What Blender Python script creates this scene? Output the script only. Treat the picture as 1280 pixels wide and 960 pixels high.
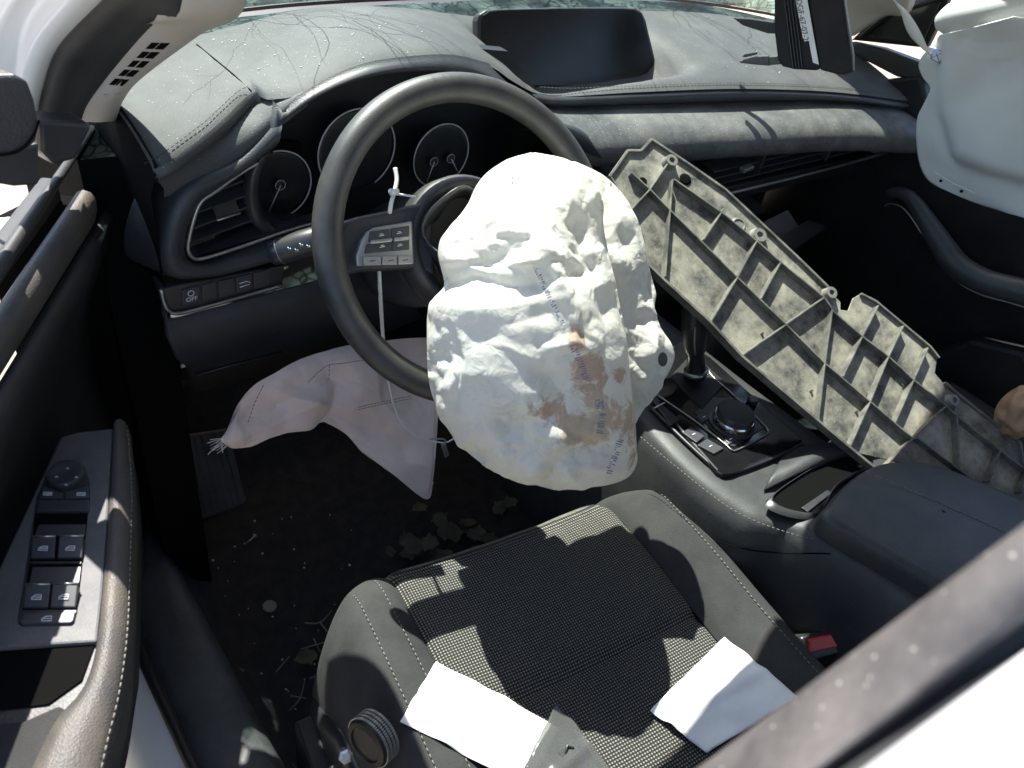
import bpy, bmesh, math, random
import numpy as np
from mathutils import Vector, Matrix, noise

for o in list(bpy.data.objects): bpy.data.objects.remove(o)
scn = bpy.context.scene
COL = scn.collection
random.seed(7); RNG = np.random.default_rng(7)
R = math.radians

# ------------------------------------------------------------------ camera
FPX = 961.0                                   # focal length in pixels of a 1280 wide frame
_f = Vector((-1095, 1030, -961)).normalized()
_r = Vector((1337, 525, -961)); _r = (_r - _f * _r.dot(_f)).normalized()
_u = _r.cross(_f)
CAMPOS = Vector((-.51, -.18, 1.10))
ROT = Matrix((_r, _f, _u))                    # camera -> car axes (x right, y forward, z up)
cam = bpy.data.cameras.new('camera'); camo = bpy.data.objects.new('camera', cam); COL.objects.link(camo)
camo.matrix_world = Matrix.Translation(CAMPOS) @ ROT.to_4x4()
cam.sensor_width = 36; cam.lens = FPX / 1280 * 36; cam.clip_start = .01; cam.clip_end = 500
cam.dof.use_dof = True; cam.dof.focus_distance = 0.95; cam.dof.aperture_fstop = 9.0
scn.camera = camo
# ------------------------------------------------------------------ light
SUN = Vector((.05, .54, .84)).normalized()   # towards the sun
w = bpy.data.worlds.new('World'); scn.world = w; w.use_nodes = True
nt = w.node_tree; bg = nt.nodes['Background']
sky = nt.nodes.new('ShaderNodeTexSky'); sky.sky_type = 'NISHITA'; sky.sun_disc = False
sky.sun_elevation = math.asin(SUN.z); sky.sun_rotation = math.atan2(SUN.x, SUN.y)
nt.links.new(sky.outputs[0], bg.inputs[0]); bg.inputs[1].default_value = .12
sl = bpy.data.lights.new('sun', 'SUN'); sl.energy = 4.6; sl.angle = R(.5); sl.color = (1, .955, .89)
so = bpy.data.objects.new('sun', sl); COL.objects.link(so)
so.rotation_euler = SUN.to_track_quat('Z', 'Y').to_euler(); so.location = (0, 3, 6)
vs = scn.view_settings; vs.view_transform = 'Standard'; vs.look = 'None'; vs.exposure = 1.75; vs.gamma = 1; vs.use_curve_mapping = False
scn.render.engine = 'CYCLES'
scn.cycles.max_bounces = 8; scn.cycles.transparent_max_bounces = 12

# ------------------------------------------------------------------ helpers
def ray(px, py): return ROT @ Vector(((px - 640) / FPX, -(py - 480) / FPX, -1))
def at(px, py, axis, v):
    d = ray(px, py); return CAMPOS + d * ((v - CAMPOS[axis]) / d[axis])
def AX(px, py, v): return at(px, py, 0, v)
def AY(px, py, v): return at(px, py, 1, v)
def AZ(px, py, v): return at(px, py, 2, v)
def AP(px, py, p0, n):
    d = ray(px, py); return CAMPOS + d * ((p0 - CAMPOS).dot(n) / d.dot(n))
def lerp(a, b, t): return a + (b - a) * t
def spl(pts, n, closed=False):
    """Catmull-Rom resample to n points, even in arc length"""
    P = [np.array(p, float) for p in pts]
    m = len(P); out = []
    segs = m if closed else m - 1
    for i in range(segs):
        if closed: p0, p1, p2, p3 = P[(i-1) % m], P[i], P[(i+1) % m], P[(i+2) % m]
        else:
            p1, p2 = P[i], P[i+1]
            p0 = P[i-1] if i > 0 else 2*p1 - p2
            p3 = P[i+2] if i + 2 < m else 2*p2 - p1
        for k in range(12):
            t = k / 12
            out.append(.5*((2*p1)+(-p0+p2)*t+(2*p0-5*p1+4*p2-p3)*t*t+(-p0+3*p1-3*p2+p3)*t**3))
    out.append(P[0] if closed else P[-1])
    out = np.array(out); d = np.r_[0, np.cumsum(np.linalg.norm(np.diff(out, axis=0), axis=1))]
    q = np.linspace(0, d[-1], n + (1 if closed else 0))
    r = np.stack([np.interp(q, d, out[:, j]) for j in range(out.shape[1])], 1)
    if closed: r = r[:-1]
    return [Vector(p) for p in r]
def lin(pts, n):
    P = np.array([list(p) for p in pts], float); d = np.r_[0, np.cumsum(np.linalg.norm(np.diff(P, axis=0), axis=1))]
    q = np.linspace(0, d[-1], n); return [Vector([np.interp(x, d, P[:, j]) for j in range(3)]) for x in q]

# ------------------------------------------------------------------ materials
MATS = {}
def mat(name, col, rough=.5, metal=0., grain=None, dust=0., dustcol=(.42, .40, .36), dscale=14., spec=.5, speck=0., var=0., vscale=6., coat=0.):
    m = bpy.data.materials.new(name); m.use_nodes = True; n = m.node_tree.nodes; L = m.node_tree.links
    b = n['Principled BSDF']; b.inputs['Roughness'].default_value = rough; b.inputs['Metallic'].default_value = metal
    b.inputs['Specular IOR Level'].default_value = spec; b.inputs['Coat Weight'].default_value = coat
    b.inputs['Base Color'].default_value = (*col, 1)
    tc = n.new('ShaderNodeTexCoord'); src = None
    def noise_(scale, det=5, rg=.6):
        t = n.new('ShaderNodeTexNoise'); t.inputs['Scale'].default_value = scale; t.inputs['Detail'].default_value = det
        t.inputs['Roughness'].default_value = rg; L.new(tc.outputs['Object'], t.inputs['Vector']); return t.outputs['Fac']
    def ramp(fac, a, b_):
        r = n.new('ShaderNodeMapRange'); r.inputs[1].default_value = a; r.inputs[2].default_value = b_
        L.new(fac, r.inputs[0]); return r.outputs[0]
    def mixc(fac, A, B, scale=1.):
        x = n.new('ShaderNodeMix'); x.data_type = 'RGBA'
        if scale != 1.:
            k = n.new('ShaderNodeMath'); k.operation = 'MULTIPLY'; k.inputs[1].default_value = scale; L.new(fac, k.inputs[0]); fac = k.outputs[0]
        L.new(fac, x.inputs[0])
        for s, v in ((x.inputs[6], A), (x.inputs[7], B)):
            if isinstance(v, tuple): s.default_value = (*v, 1)
            else: L.new(v, s)
        return x.outputs[2]
    c = tuple(col)
    if var: c = mixc(ramp(noise_(vscale), .3, .7), tuple(x*(1-var) for x in col), tuple(min(1, x*(1+var)) for x in col))
    if dust: c = mixc(ramp(noise_(dscale, 8, .7), .38, .78), c, dustcol, dust)
    if speck:
        v = n.new('ShaderNodeTexVoronoi'); v.inputs['Scale'].default_value = 150; L.new(tc.outputs['Object'], v.inputs['Vector'])
        c = mixc(ramp(v.outputs['Distance'], .12, .05), c, (.6, .58, .52), speck)
    if not isinstance(c, tuple): L.new(c, b.inputs['Base Color'])
    if rough > .1:
        rr = n.new('ShaderNodeMapRange'); rr.inputs[3].default_value = rough - .07; rr.inputs[4].default_value = min(1, rough + .09)
        L.new(noise_(22, 6), rr.inputs[0]); L.new(rr.outputs[0], b.inputs['Roughness'])
    if grain:
        sc, st = grain
        v = n.new('ShaderNodeTexVoronoi'); v.inputs['Scale'].default_value = sc; L.new(tc.outputs['Object'], v.inputs['Vector'])
        bp = n.new('ShaderNodeBump'); bp.inputs['Strength'].default_value = st; bp.inputs['Distance'].default_value = .0008
        L.new(v.outputs['Distance'], bp.inputs['Height']); L.new(bp.outputs[0], b.inputs['Normal'])
    MATS[name] = m; return m
mat('dash', (.058, .059, .060), .62, spec=.24, grain=(620, .25), dust=.10, dscale=9, speck=.4)
mat('dash_dark', (.022, .024, .028), .45, grain=(700, .25), dust=.05)
mat('pad', (.060, .062, .063), .6, spec=.28, grain=(520, .3), dust=.36, dscale=11, speck=.5)
mat('black', (.009, .009, .010), .5, dust=.03, spec=.25)
mat('blackgloss', (.006, .006, .007), .08, spec=.5, dust=.015)
mat('screen', (.005, .005, .006), .22, spec=.35, dust=.02, dscale=30)
mat('satin', (.40, .40, .39), .32, .85, dust=.2)
mat('chrome', (.60, .60, .60), .16, 1.)
mat('silverplastic', (.33, .33, .32), .35, .55, dust=.25)
mat('rim', (.028, .027, .026), .45, grain=(900, .22), dust=.14, dustcol=(.30, .27, .22), dscale=20)
mat('trim_beige', (.40, .37, .33), .6, grain=(900, .12), dust=.2, dustcol=(.4, .36, .3))
mat('white_paint', (.80, .80, .80), .22, dust=.06, coat=.3)
mat('seal', (.018, .019, .021), .55, dust=.06)
mat('pillar_black', (.050, .046, .046), .6, spec=.3, dust=.35, dustcol=(.25, .23, .22), dscale=30, speck=.4)
mat('pillar_grey', (.34, .34, .36), .4, dust=.2)
mat('carpet', (.009, .009, .010), .95, grain=(800, .8), dust=.05, dscale=40)
mat('sill_trim', (.028, .031, .034), .55, grain=(500, .3), dust=.12)
mat('grey_seat', (.019, .019, .0195), .9, grain=(1100, .6), dust=.06)
mat('leather', (.034, .036, .038), .45, spec=.35, grain=(420, .35), dust=.07)
mat('console', (.030, .031, .033), .5, spec=.35, grain=(600, .25), dust=.08)
mat('door_panel', (.020, .021, .023), .5, grain=(420, .3), dust=.05)
mat('switch_plate', (.085, .087, .092), .55, spec=.3, grain=(900, .25), dust=.18, dscale=25)
mat('armrest', (.055, .054, .053), .5, spec=.3, grain=(600, .4), dust=.22, dustcol=(.36, .27, .18), dscale=12)
mat('bezel', (.02, .021, .024), .35, dust=.05)
mat('button', (.034, .036, .042), .4, dust=.05)
mat('icon', (.75, .75, .75), .5)
mat('print_white', (.8, .8, .78), .6, var=.1)
mat('ink', (.02, .02, .02), .6)
mat('faded_ink', (.22, .22, .31), .8)
mat('blue_ink', (.05, .09, .35), .6)
mat('paper', (.80, .80, .78), .7, var=.05, vscale=25)
mat('red', (.62, .035, .025), .35, dust=.12)
mat('plate', (.060, .058, .052), .62, dust=.9, dustcol=(.46, .425, .33), dscale=18, var=.6, vscale=90, speck=.6)
mat('plate_rib', (.055, .054, .048), .6, dust=.5, dustcol=(.42, .39, .31), dscale=30)
mat('boss', (.13, .125, .11), .55, dust=.35, dustcol=(.3, .28, .23))
mat('strap', (.66, .65, .60), .7, grain=(900, .3))
mat('steel', (.45, .45, .44), .35, .9)
mat('twig', (.20, .165, .12), .85, var=.4)
mat('leaf', (.045, .046, .03), .7, var=.6, vscale=40)
mat('glasscrumb', (.55, .62, .58), .2)
mat('brown_paper', (.30, .16, .085), .55, dust=.5, dustcol=(.55, .38, .24), dscale=25)
mat('tan', (.36, .24, .12), .6, dust=.3)
mat('ground', (.30, .25, .19), .95, var=.35, vscale=3, grain=(30, .6))
mat('cloth_knee', (.72, .565, .49), .8, var=.12, vscale=14, grain=(1400, .25))
mat('cloth_curtain', (.56, .575, .56), .8, var=.05, vscale=5, grain=(1300, .2))
mat('stitch', (.15, .145, .13), .8)
mat('stitch_dark', (.15, .14, .12), .8)
mat('dial_face', (.013, .014, .015), .4)
mat('ring', (.52, .52, .52), .4, .3)
mat('roof', (.45, .44, .42), .9)
mat('torn', (.05, .05, .048), .5, dust=.2, dscale=25)
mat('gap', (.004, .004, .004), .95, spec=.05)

def woven():
    m = bpy.data.materials.new('woven'); m.use_nodes = True; n = m.node_tree.nodes; L = m.node_tree.links; b = n['Principled BSDF']
    b.inputs['Roughness'].default_value = .85; b.inputs['Specular IOR Level'].default_value = .3
    uv = n.new('ShaderNodeUVMap'); sp = n.new('ShaderNodeSeparateXYZ'); L.new(uv.outputs[0], sp.inputs[0])
    def M(op, a, bv=None):
        x = n.new('ShaderNodeMath'); x.operation = op
        for i, v in enumerate((a, bv)):
            if v is None: continue
            if isinstance(v, (int, float)): x.inputs[i].default_value = v
            else: L.new(v, x.inputs[i])
        return x.outputs[0]
    k = 2*math.pi/.0052
    sx = M('SINE', M('MULTIPLY', M('ADD', sp.outputs[0], sp.outputs[1]), k*.72)); sy = M('SINE', M('MULTIPLY', M('SUBTRACT', sp.outputs[0], sp.outputs[1]), k*.72))
    p = M('MULTIPLY', sx, sy); r = n.new('ShaderNodeMapRange'); r.inputs[1].default_value = .1; r.inputs[2].default_value = .62; L.new(p, r.inputs[0])
    nz = n.new('ShaderNodeTexNoise'); nz.inputs['Scale'].default_value = 220; nz.inputs['Detail'].default_value = 3
    L.new(uv.outputs[0], nz.inputs['Vector'])
    f = M('MULTIPLY', r.outputs[0], M('ADD', nz.outputs['Fac'], .35))
    mx = n.new('ShaderNodeMix'); mx.data_type = 'RGBA'; mx.inputs[6].default_value = (.016, .016, .017, 1); mx.inputs[7].default_value = (.25, .235, .195, 1)
    L.new(f, mx.inputs[0]); L.new(mx.outputs[2], b.inputs['Base Color'])
    bp = n.new('ShaderNodeBump'); bp.inputs['Strength'].default_value = .7; bp.inputs['Distance'].default_value = .001; L.new(p, bp.inputs['Height']); L.new(bp.outputs[0], b.inputs['Normal'])
    MATS['woven'] = m
woven()

def airbag_mat(name):
    """white nylon; stains come from a colour attribute (shape of their own), prints from bands in UV"""
    m = bpy.data.materials.new(name); m.use_nodes = True; n = m.node_tree.nodes; L = m.node_tree.links; b = n['Principled BSDF']
    b.inputs['Roughness'].default_value = .7; b.inputs['Specular IOR Level'].default_value = .35
    at_ = n.new('ShaderNodeAttribute'); at_.attribute_name = 'stain'
    sep = n.new('ShaderNodeSeparateColor'); L.new(at_.outputs['Color'], sep.inputs[0])
    tc = n.new('ShaderNodeTexCoord')
    nz = n.new('ShaderNodeTexNoise'); nz.inputs['Scale'].default_value = 42; nz.inputs['Detail'].default_value = 10; nz.inputs['Roughness'].default_value = .7
    nz.inputs['Distortion'].default_value = .8
    L.new(tc.outputs['Object'], nz.inputs['Vector'])
    def M(op, a, bv=None):
        x = n.new('ShaderNodeMath'); x.operation = op
        for i, v in enumerate((a, bv)):
            if v is None: continue
            if isinstance(v, (int, float)): x.inputs[i].default_value = v
            else: L.new(v, x.inputs[i])
        return x.outputs[0]
    s = M('ADD', sep.outputs[0], M('MULTIPLY', M('SUBTRACT', nz.outputs['Fac'], .5), 2.2))
    r = n.new('ShaderNodeMapRange'); r.inputs[1].default_value = .32; r.inputs[2].default_value = .64; L.new(s, r.inputs[0])
    edge_ = n.new('ShaderNodeMapRange'); edge_.inputs[1].default_value = .50; edge_.inputs[2].default_value = .72; edge_.inputs[3].default_value = 1.; edge_.inputs[4].default_value = .72; L.new(s, edge_.inputs[0])
    on = n.new('ShaderNodeMapRange'); on.inputs[1].default_value = .02; on.inputs[2].default_value = .2; L.new(sep.outputs[0], on.inputs[0])
    fac = M('MULTIPLY', M('MULTIPLY', r.outputs[0], on.outputs[0]), edge_.outputs[0])
    sc = n.new('ShaderNodeMix'); sc.data_type = 'RGBA'; sc.inputs[6].default_value = (.50, .34, .16, 1); sc.inputs[7].default_value = (.40, .15, .04, 1)
    n2 = n.new('ShaderNodeTexNoise'); n2.inputs['Scale'].default_value = 17; L.new(tc.outputs['Object'], n2.inputs['Vector'])
    r2 = n.new('ShaderNodeMapRange'); r2.inputs[1].default_value = .42; r2.inputs[2].default_value = .6; L.new(n2.outputs['Fac'], r2.inputs[0]); L.new(r2.outputs[0], sc.inputs[0])
    mx = n.new('ShaderNodeMix'); mx.data_type = 'RGBA'; mx.inputs[6].default_value = (.80, .77, .69, 1); L.new(M('MULTIPLY', fac, .82), mx.inputs[0]); L.new(sc.outputs[2], mx.inputs[7])
    # grey grime
    gr = n.new('ShaderNodeMix'); gr.data_type = 'RGBA'; gr.inputs[7].default_value = (.30, .30, .31, 1)
    g1 = n.new('ShaderNodeMapRange'); g1.inputs[1].default_value = .45; g1.inputs[2].default_value = .75; L.new(nz.outputs['Fac'], g1.inputs[0])
    L.new(M('MULTIPLY', g1.outputs[0], sep.outputs[1]), gr.inputs[0]); L.new(mx.outputs[2], gr.inputs[6])
    # blue print in the blue channel: broken by a fine stripe
    wv = n.new('ShaderNodeTexVoronoi'); wv.inputs['Scale'].default_value = 420; L.new(tc.outputs['Object'], wv.inputs['Vector'])
    wr = n.new('ShaderNodeMapRange'); wr.inputs[1].default_value = .42; wr.inputs[2].default_value = .5; L.new(wv.outputs['Distance'], wr.inputs[0])
    pr = n.new('ShaderNodeMix'); pr.data_type = 'RGBA'; pr.inputs[7].default_value = (.22, .22, .34, 1)
    pb = n.new('ShaderNodeMapRange'); pb.inputs[1].default_value = .4; pb.inputs[2].default_value = .6; L.new(sep.outputs[2], pb.inputs[0])
    L.new(M('MULTIPLY', M('MULTIPLY', pb.outputs[0], wr.outputs[0]), .8), pr.inputs[0]); L.new(gr.outputs[2], pr.inputs[6])
    L.new(pr.outputs[2], b.inputs['Base Color'])
    # nylon lets some light through
    tr = n.new('ShaderNodeBsdfTranslucent'); L.new(pr.outputs[2], tr.inputs[0])
    ms = n.new('ShaderNodeMixShader'); ms.inputs[0].default_value = .34
    L.new(b.outputs[0], ms.inputs[1]); L.new(tr.outputs[0], ms.inputs[2]); L.new(ms.outputs[0], n['Material Output'].inputs[0])
    bp = n.new('ShaderNodeBump'); bp.inputs['Strength'].default_value = .22; bp.inputs['Distance'].default_value = .002
    n3 = n.new('ShaderNodeTexNoise'); n3.inputs['Scale'].default_value = 60; n3.inputs['Detail'].default_value = 6; n3.inputs['Distortion'].default_value = 1.2
    L.new(tc.outputs['Object'], n3.inputs['Vector'])
    # crinkles: thin fold lines at two sizes, bent by noise, over soft noise
    wv2 = n.new('ShaderNodeMix'); wv2.data_type = 'VECTOR'; wv2.inputs[0].default_value = .10
    nw = n.new('ShaderNodeTexNoise'); nw.inputs['Scale'].default_value = 9; nw.inputs['Detail'].default_value = 4; L.new(tc.outputs['Object'], nw.inputs['Vector'])
    L.new(tc.outputs['Object'], wv2.inputs[4]); L.new(nw.outputs['Color'], wv2.inputs[5])
    tot = M('MULTIPLY', n3.outputs['Fac'], .5)
    for sc_, am in ((26, .9), (58, .55)):
        vo = n.new('ShaderNodeTexVoronoi'); vo.feature = 'DISTANCE_TO_EDGE'; vo.inputs['Scale'].default_value = sc_; L.new(wv2.outputs[1], vo.inputs['Vector'])
        rr = n.new('ShaderNodeMapRange'); rr.inputs[1].default_value = 0.; rr.inputs[2].default_value = .22; L.new(vo.outputs['Distance'], rr.inputs[0])
        # creases come and go over the cloth
        gt = n.new('ShaderNodeMapRange'); gt.inputs[1].default_value = .42; gt.inputs[2].default_value = .62; L.new(n2.outputs['Fac'] if sc_ < 40 else nz.outputs['Fac'], gt.inputs[0])
        tot = M('ADD', tot, M('MULTIPLY', M('MULTIPLY', rr.outputs[0], gt.outputs[0]), am))
    bp.inputs['Strength'].default_value = .30; bp.inputs['Distance'].default_value = .004
    L.new(tot, bp.inputs['Height']); L.new(bp.outputs[0], b.inputs['Normal']); L.new(bp.outputs[0], tr.inputs['Normal'])
    MATS[name] = m
airbag_mat('nylon')

def glass_mats():
    # cracked laminated glass: tinted see-through sheet with white crazed fracture lines
    m = bpy.data.materials.new('cracked_glass'); m.use_nodes = True; n = m.node_tree.nodes; L = m.node_tree.links
    n.remove(n['Principled BSDF'])
    t = n.new('ShaderNodeBsdfTransparent'); t.inputs[0].default_value = (.86, .95, .91, 1)
    g = n.new('ShaderNodeBsdfGlossy'); g.inputs['Roughness'].default_value = .03
    fr = n.new('ShaderNodeFresnel'); fr.inputs[0].default_value = 1.3
    m1 = n.new('ShaderNodeMixShader'); L.new(fr.outputs[0], m1.inputs[0]); L.new(t.outputs[0], m1.inputs[1]); L.new(g.outputs[0], m1.inputs[2])
    L.new(m1.outputs[0], n['Material Output'].inputs[0]); MATS['clear_glass'] = m
    m = bpy.data.materials.new('crazed'); m.use_nodes = True; n = m.node_tree.nodes; L = m.node_tree.links; b = n['Principled BSDF']
    tc = n.new('ShaderNodeTexCoord'); v = n.new('ShaderNodeTexVoronoi'); v.feature = 'DISTANCE_TO_EDGE'; v.inputs['Scale'].default_value = 55
    nz = n.new('ShaderNodeTexNoise'); nz.inputs['Scale'].default_value = 14; L.new(tc.outputs['Object'], nz.inputs['Vector'])
    ad = n.new('ShaderNodeMix'); ad.data_type = 'VECTOR'; ad.inputs[0].default_value = .06; L.new(tc.outputs['Object'], ad.inputs[4]); L.new(nz.outputs['Color'], ad.inputs[5])
    L.new(ad.outputs[1], v.inputs['Vector'])
    r = n.new('ShaderNodeMapRange'); r.inputs[1].default_value = .10; r.inputs[2].default_value = .02; L.new(v.outputs['Distance'], r.inputs[0])
    b.inputs['Base Color'].default_value = (.75, .82, .76, 1); b.inputs['Roughness'].default_value = .35
    t = n.new('ShaderNodeBsdfTransparent'); t.inputs[0].default_value = (.55, .80, .74, 1)
    b2 = n.new('ShaderNodeBsdfPrincipled'); b2.inputs['Base Color'].default_value = (.12, .27, .25, 1); b2.inputs['Roughness'].default_value = .1
    m0 = n.new('ShaderNodeMixShader'); r3 = n.new('ShaderNodeMapRange'); r3.inputs[1].default_value = .4; r3.inputs[2].default_value = .62; r3.inputs[4].default_value = .8
    L.new(nz.outputs['Fac'], r3.inputs[0]); L.new(r3.outputs[0], m0.inputs[0]); L.new(t.outputs[0], m0.inputs[1]); L.new(b2.outputs[0], m0.inputs[2])
    ms = n.new('ShaderNodeMixShader'); L.new(r.outputs[0], ms.inputs[0]); L.new(m0.outputs[0], ms.inputs[1]); L.new(b.outputs[0], ms.inputs[2])
    L.new(ms.outputs[0], n['Material Output'].inputs[0]); MATS['crazed'] = m
    m = bpy.data.materials.new('film'); m.use_nodes = True; n = m.node_tree.nodes; L = m.node_tree.links; b = n['Principled BSDF']
    b.inputs['Base Color'].default_value = (.10, .10, .10, 1); b.inputs['Roughness'].default_value = .12
    t = n.new('ShaderNodeBsdfTransparent'); t.inputs[0].default_value = (.8, .8, .8, 1)
    ms = n.new('ShaderNodeMixShader'); ms.inputs[0].default_value = .55; L.new(t.outputs[0], ms.inputs[1]); L.new(b.outputs[0], ms.inputs[2])
    L.new(ms.outputs[0], n['Material Output'].inputs[0]); MATS['film'] = m
glass_mats()

# ------------------------------------------------------------------ object builders
def thing(name, label, cat, loc=(0, 0, 0), group=None):
    o = bpy.data.objects.new(name, None); COL.objects.link(o); o.location = loc; o.empty_display_size = .05
    o['label'] = label; o['category'] = cat
    if group: o['group'] = group
    return o
def tag(o, label, cat, group=None):
    o['label'] = label; o['category'] = cat
    if group: o['group'] = group
    return o
def wloc(p):
    v = Vector((0, 0, 0))
    while p: v += p.location; p = p.parent
    return v
def obj(name, verts, faces, m, parent=None, smooth=True, bevel=0, solid=0, sub=0, off=-1, segs=2, origin=None, uvs=None, auto=None):
    me = bpy.data.meshes.new(name); 
    org = Vector(origin) if origin is not None else Vector((0, 0, 0))
    me.from_pydata([tuple(Vector(v) - org) for v in verts], [], faces); me.update()
    bm = bmesh.new(); bm.from_mesh(me); bmesh.ops.recalc_face_normals(bm, faces=bm.faces); bm.to_mesh(me); bm.free()
    if uvs is not None:
        ul = me.uv_layers.new(name='UVMap')
        for l in me.loops: ul.data[l.index].uv = uvs[l.vertex_index]
    me.materials.append(MATS[m])
    if smooth:
        me.shade_smooth() if auto is None else None
        if auto is not None: me.shade_smooth(); me.set_sharp_from_angle(angle=R(auto))
    o = bpy.data.objects.new(name, me); COL.objects.link(o)
    if parent: o.parent = parent; o.location = org - wloc(parent)
    else: o.location = org
    if solid: md = o.modifiers.new('solid', 'SOLIDIFY'); md.thickness = solid; md.offset = off
    if bevel: md = o.modifiers.new('bevel', 'BEVEL'); md.width = bevel; md.segments = segs; md.limit_method = 'ANGLE'; md.angle_limit = R(30); md.harden_normals = False
    if sub: md = o.modifiers.new('sub', 'SUBSURF'); md.levels = sub; md.render_levels = sub
    return o
class MB:
    def __init__(s): s.v = []; s.f = []
    def add(s, v, f): n = len(s.v); s.v += [Vector(x) for x in v]; s.f += [tuple(i + n for i in q) for q in f]; return s
    def prism(s, pts, vec):
        pts = [Vector(p) for p in pts]; vec = Vector(vec); n = len(pts)
        return s.add(pts + [p + vec for p in pts], [tuple(range(n)), tuple(range(2*n-1, n-1, -1))] + [(i, (i+1) % n, n+(i+1) % n, n+i) for i in range(n)])
    def box(s, c, ex, ey, ez):
        c = Vector(c); q = [c + ex*a + ey*b - ez for a, b in ((-1, -1), (1, -1), (1, 1), (-1, 1))]; return s.prism(q, ez*2)
    def tube(s, pts, r, k=8, cap=True):
        pts = [Vector(p) for p in pts]; n = len(pts); vs = []; prev = None
        for i, p in enumerate(pts):
            t = (pts[min(i+1, n-1)] - pts[max(i-1, 0)]).normalized()
            if prev is None: a = t.orthogonal().normalized()
            else: a = (prev - t*prev.dot(t)).normalized()
            prev = a; b = t.cross(a); rr = r[i] if isinstance(r, (list, tuple)) else r
            vs += [p + (a*math.cos(2*math.pi*j/k) + b*math.sin(2*math.pi*j/k))*rr for j in range(k)]
        fs = [(i*k+j, i*k+(j+1) % k, (i+1)*k+(j+1) % k, (i+1)*k+j) for i in range(n-1) for j in range(k)]
        if cap: fs += [tuple(range(k-1, -1, -1)), tuple((n-1)*k+j for j in range(k))]
        return s.add(vs, fs)
    def grid(s, rows, cu=False, cv=False):
        nv, nu = len(rows), len(rows[0]); vs = [p for r in rows for p in r]; fs = []
        for i in range(nv if cv else nv-1):
            for j in range(nu if cu else nu-1):
                fs.append((i*nu+j, i*nu+(j+1) % nu, ((i+1) % nv)*nu+(j+1) % nu, ((i+1) % nv)*nu+j))
        return s.add(vs, fs)
    def lathe(s, c, axis, prof, k=32):
        axis = Vector(axis).normalized(); a = axis.orthogonal().normalized(); b = axis.cross(a); c = Vector(c)
        rows = [[c + axis*h + (a*math.cos(2*math.pi*j/k) + b*math.sin(2*math.pi*j/k))*r for j in range(k)] for r, h in prof]
        s.grid(rows, cu=True); n = len(s.v); s.f.append(tuple(range(n-k, n))); s.f.append(tuple(range(n-k*len(prof), n-k*len(prof)+k))); return s
    def o(s, name, m, parent=None, **kw): return obj(name, s.v, s.f, m, parent, **kw)
def prism(name, pts, vec, m, parent=None, bevel=.001, **kw): return MB().prism(pts, vec).o(name, m, parent, bevel=bevel, smooth=kw.pop('smooth', False), **kw)
def paired(P, n=120):
    """resample keeping the control points of neighbouring curves side by side"""
    P = [Vector(p) for p in P]; seg = len(P)-1; out = []
    for i in range(n):
        u = i/(n-1)*seg; k = min(int(u), seg-1); t = u-k
        p1, p2 = P[k], P[k+1]; p0 = P[k-1] if k else p1*2-p2; p3 = P[k+2] if k+2 <= seg else p2*2-p1
        out.append(((p1*2)+(p2-p0)*t+(p0*2-p1*5+p2*4-p3)*t*t+(p1*3-p0-p2*3+p3)*t**3)*.5)
    return out
def loft(name, curves, n, m, parent=None, lin_=False, closed=False, **kw):
    if not closed and not lin_ and len({len(c) for c in curves}) == 1: return MB().grid([paired(c, n) for c in curves]).o(name, m, parent, **kw)
    rows = [(lin if lin_ else spl)(c, n, **({'closed': closed} if closed else {})) for c in curves]
    return MB().grid(rows, cu=closed).o(name, m, parent, **kw)
def stitches(name, pts, parent, m='stitch', step=.006, ln=.0038, r=.0006, lift=.0008):
    P = spl(pts, max(2, int(sum((Vector(pts[i+1])-Vector(pts[i])).length for i in range(len(pts)-1))/step)))
    b = MB()
    for i in range(len(P)-1):
        d = (P[i+1]-P[i]).normalized()*ln; b.tube([P[i]+Vector((0, 0, lift)), P[i]+d+Vector((0, 0, lift))], r, 5)
    return b.o(name, m, parent)
def text(name, s, size, c, ex, ey, m, parent):
    cu = bpy.data.curves.new(name, 'FONT'); cu.body = s; cu.size = size; cu.align_x = 'CENTER'; cu.align_y = 'CENTER'; cu.extrude = .0001
    t = bpy.data.objects.new('tmp', cu); COL.objects.link(t); dg = bpy.context.evaluated_depsgraph_get()
    me = bpy.data.meshes.new_from_object(t.evaluated_get(dg)); bpy.data.objects.remove(t)
    ex = Vector(ex).normalized(); ey = (Vector(ey) - ex*Vector(ey).dot(ex)).normalized(); ez = ex.cross(ey)
    mm = Matrix((ex, ey, ez)).transposed().to_4x4(); me.transform(Matrix.Translation(Vector(c)) @ mm)
    me.materials.clear(); me.materials.append(MATS[m])
    o = bpy.data.objects.new(name, me); COL.objects.link(o); o.parent = parent; o.location = -wloc(parent); return o
from mathutils.bvhtree import BVHTree
BV = {}
def cast(o, px, py, lift=0.):
    """point where a traced line of sight meets an already built surface"""
    if o.name not in BV:
        off = wloc(o); BV[o.name] = BVHTree.FromPolygons([v.co + off for v in o.data.vertices], [tuple(p.vertices) for p in o.data.polygons])
    d = ray(px, py).normalized(); h = BV[o.name].ray_cast(CAMPOS, d)
    if h[0] is None: return None
    n = h[1] if h[1].dot(d) < 0 else -h[1]
    return h[0] + n*lift
def struct(o): o['kind'] = 'structure'; return o
# ================================================================== SETTING
struct(obj('ground', [(-60, -60, -.36), (60, -60, -.36), (60, 60, -.36), (-60, 60, -.36)], [(0, 1, 2, 3)], 'ground', smooth=False))
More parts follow.
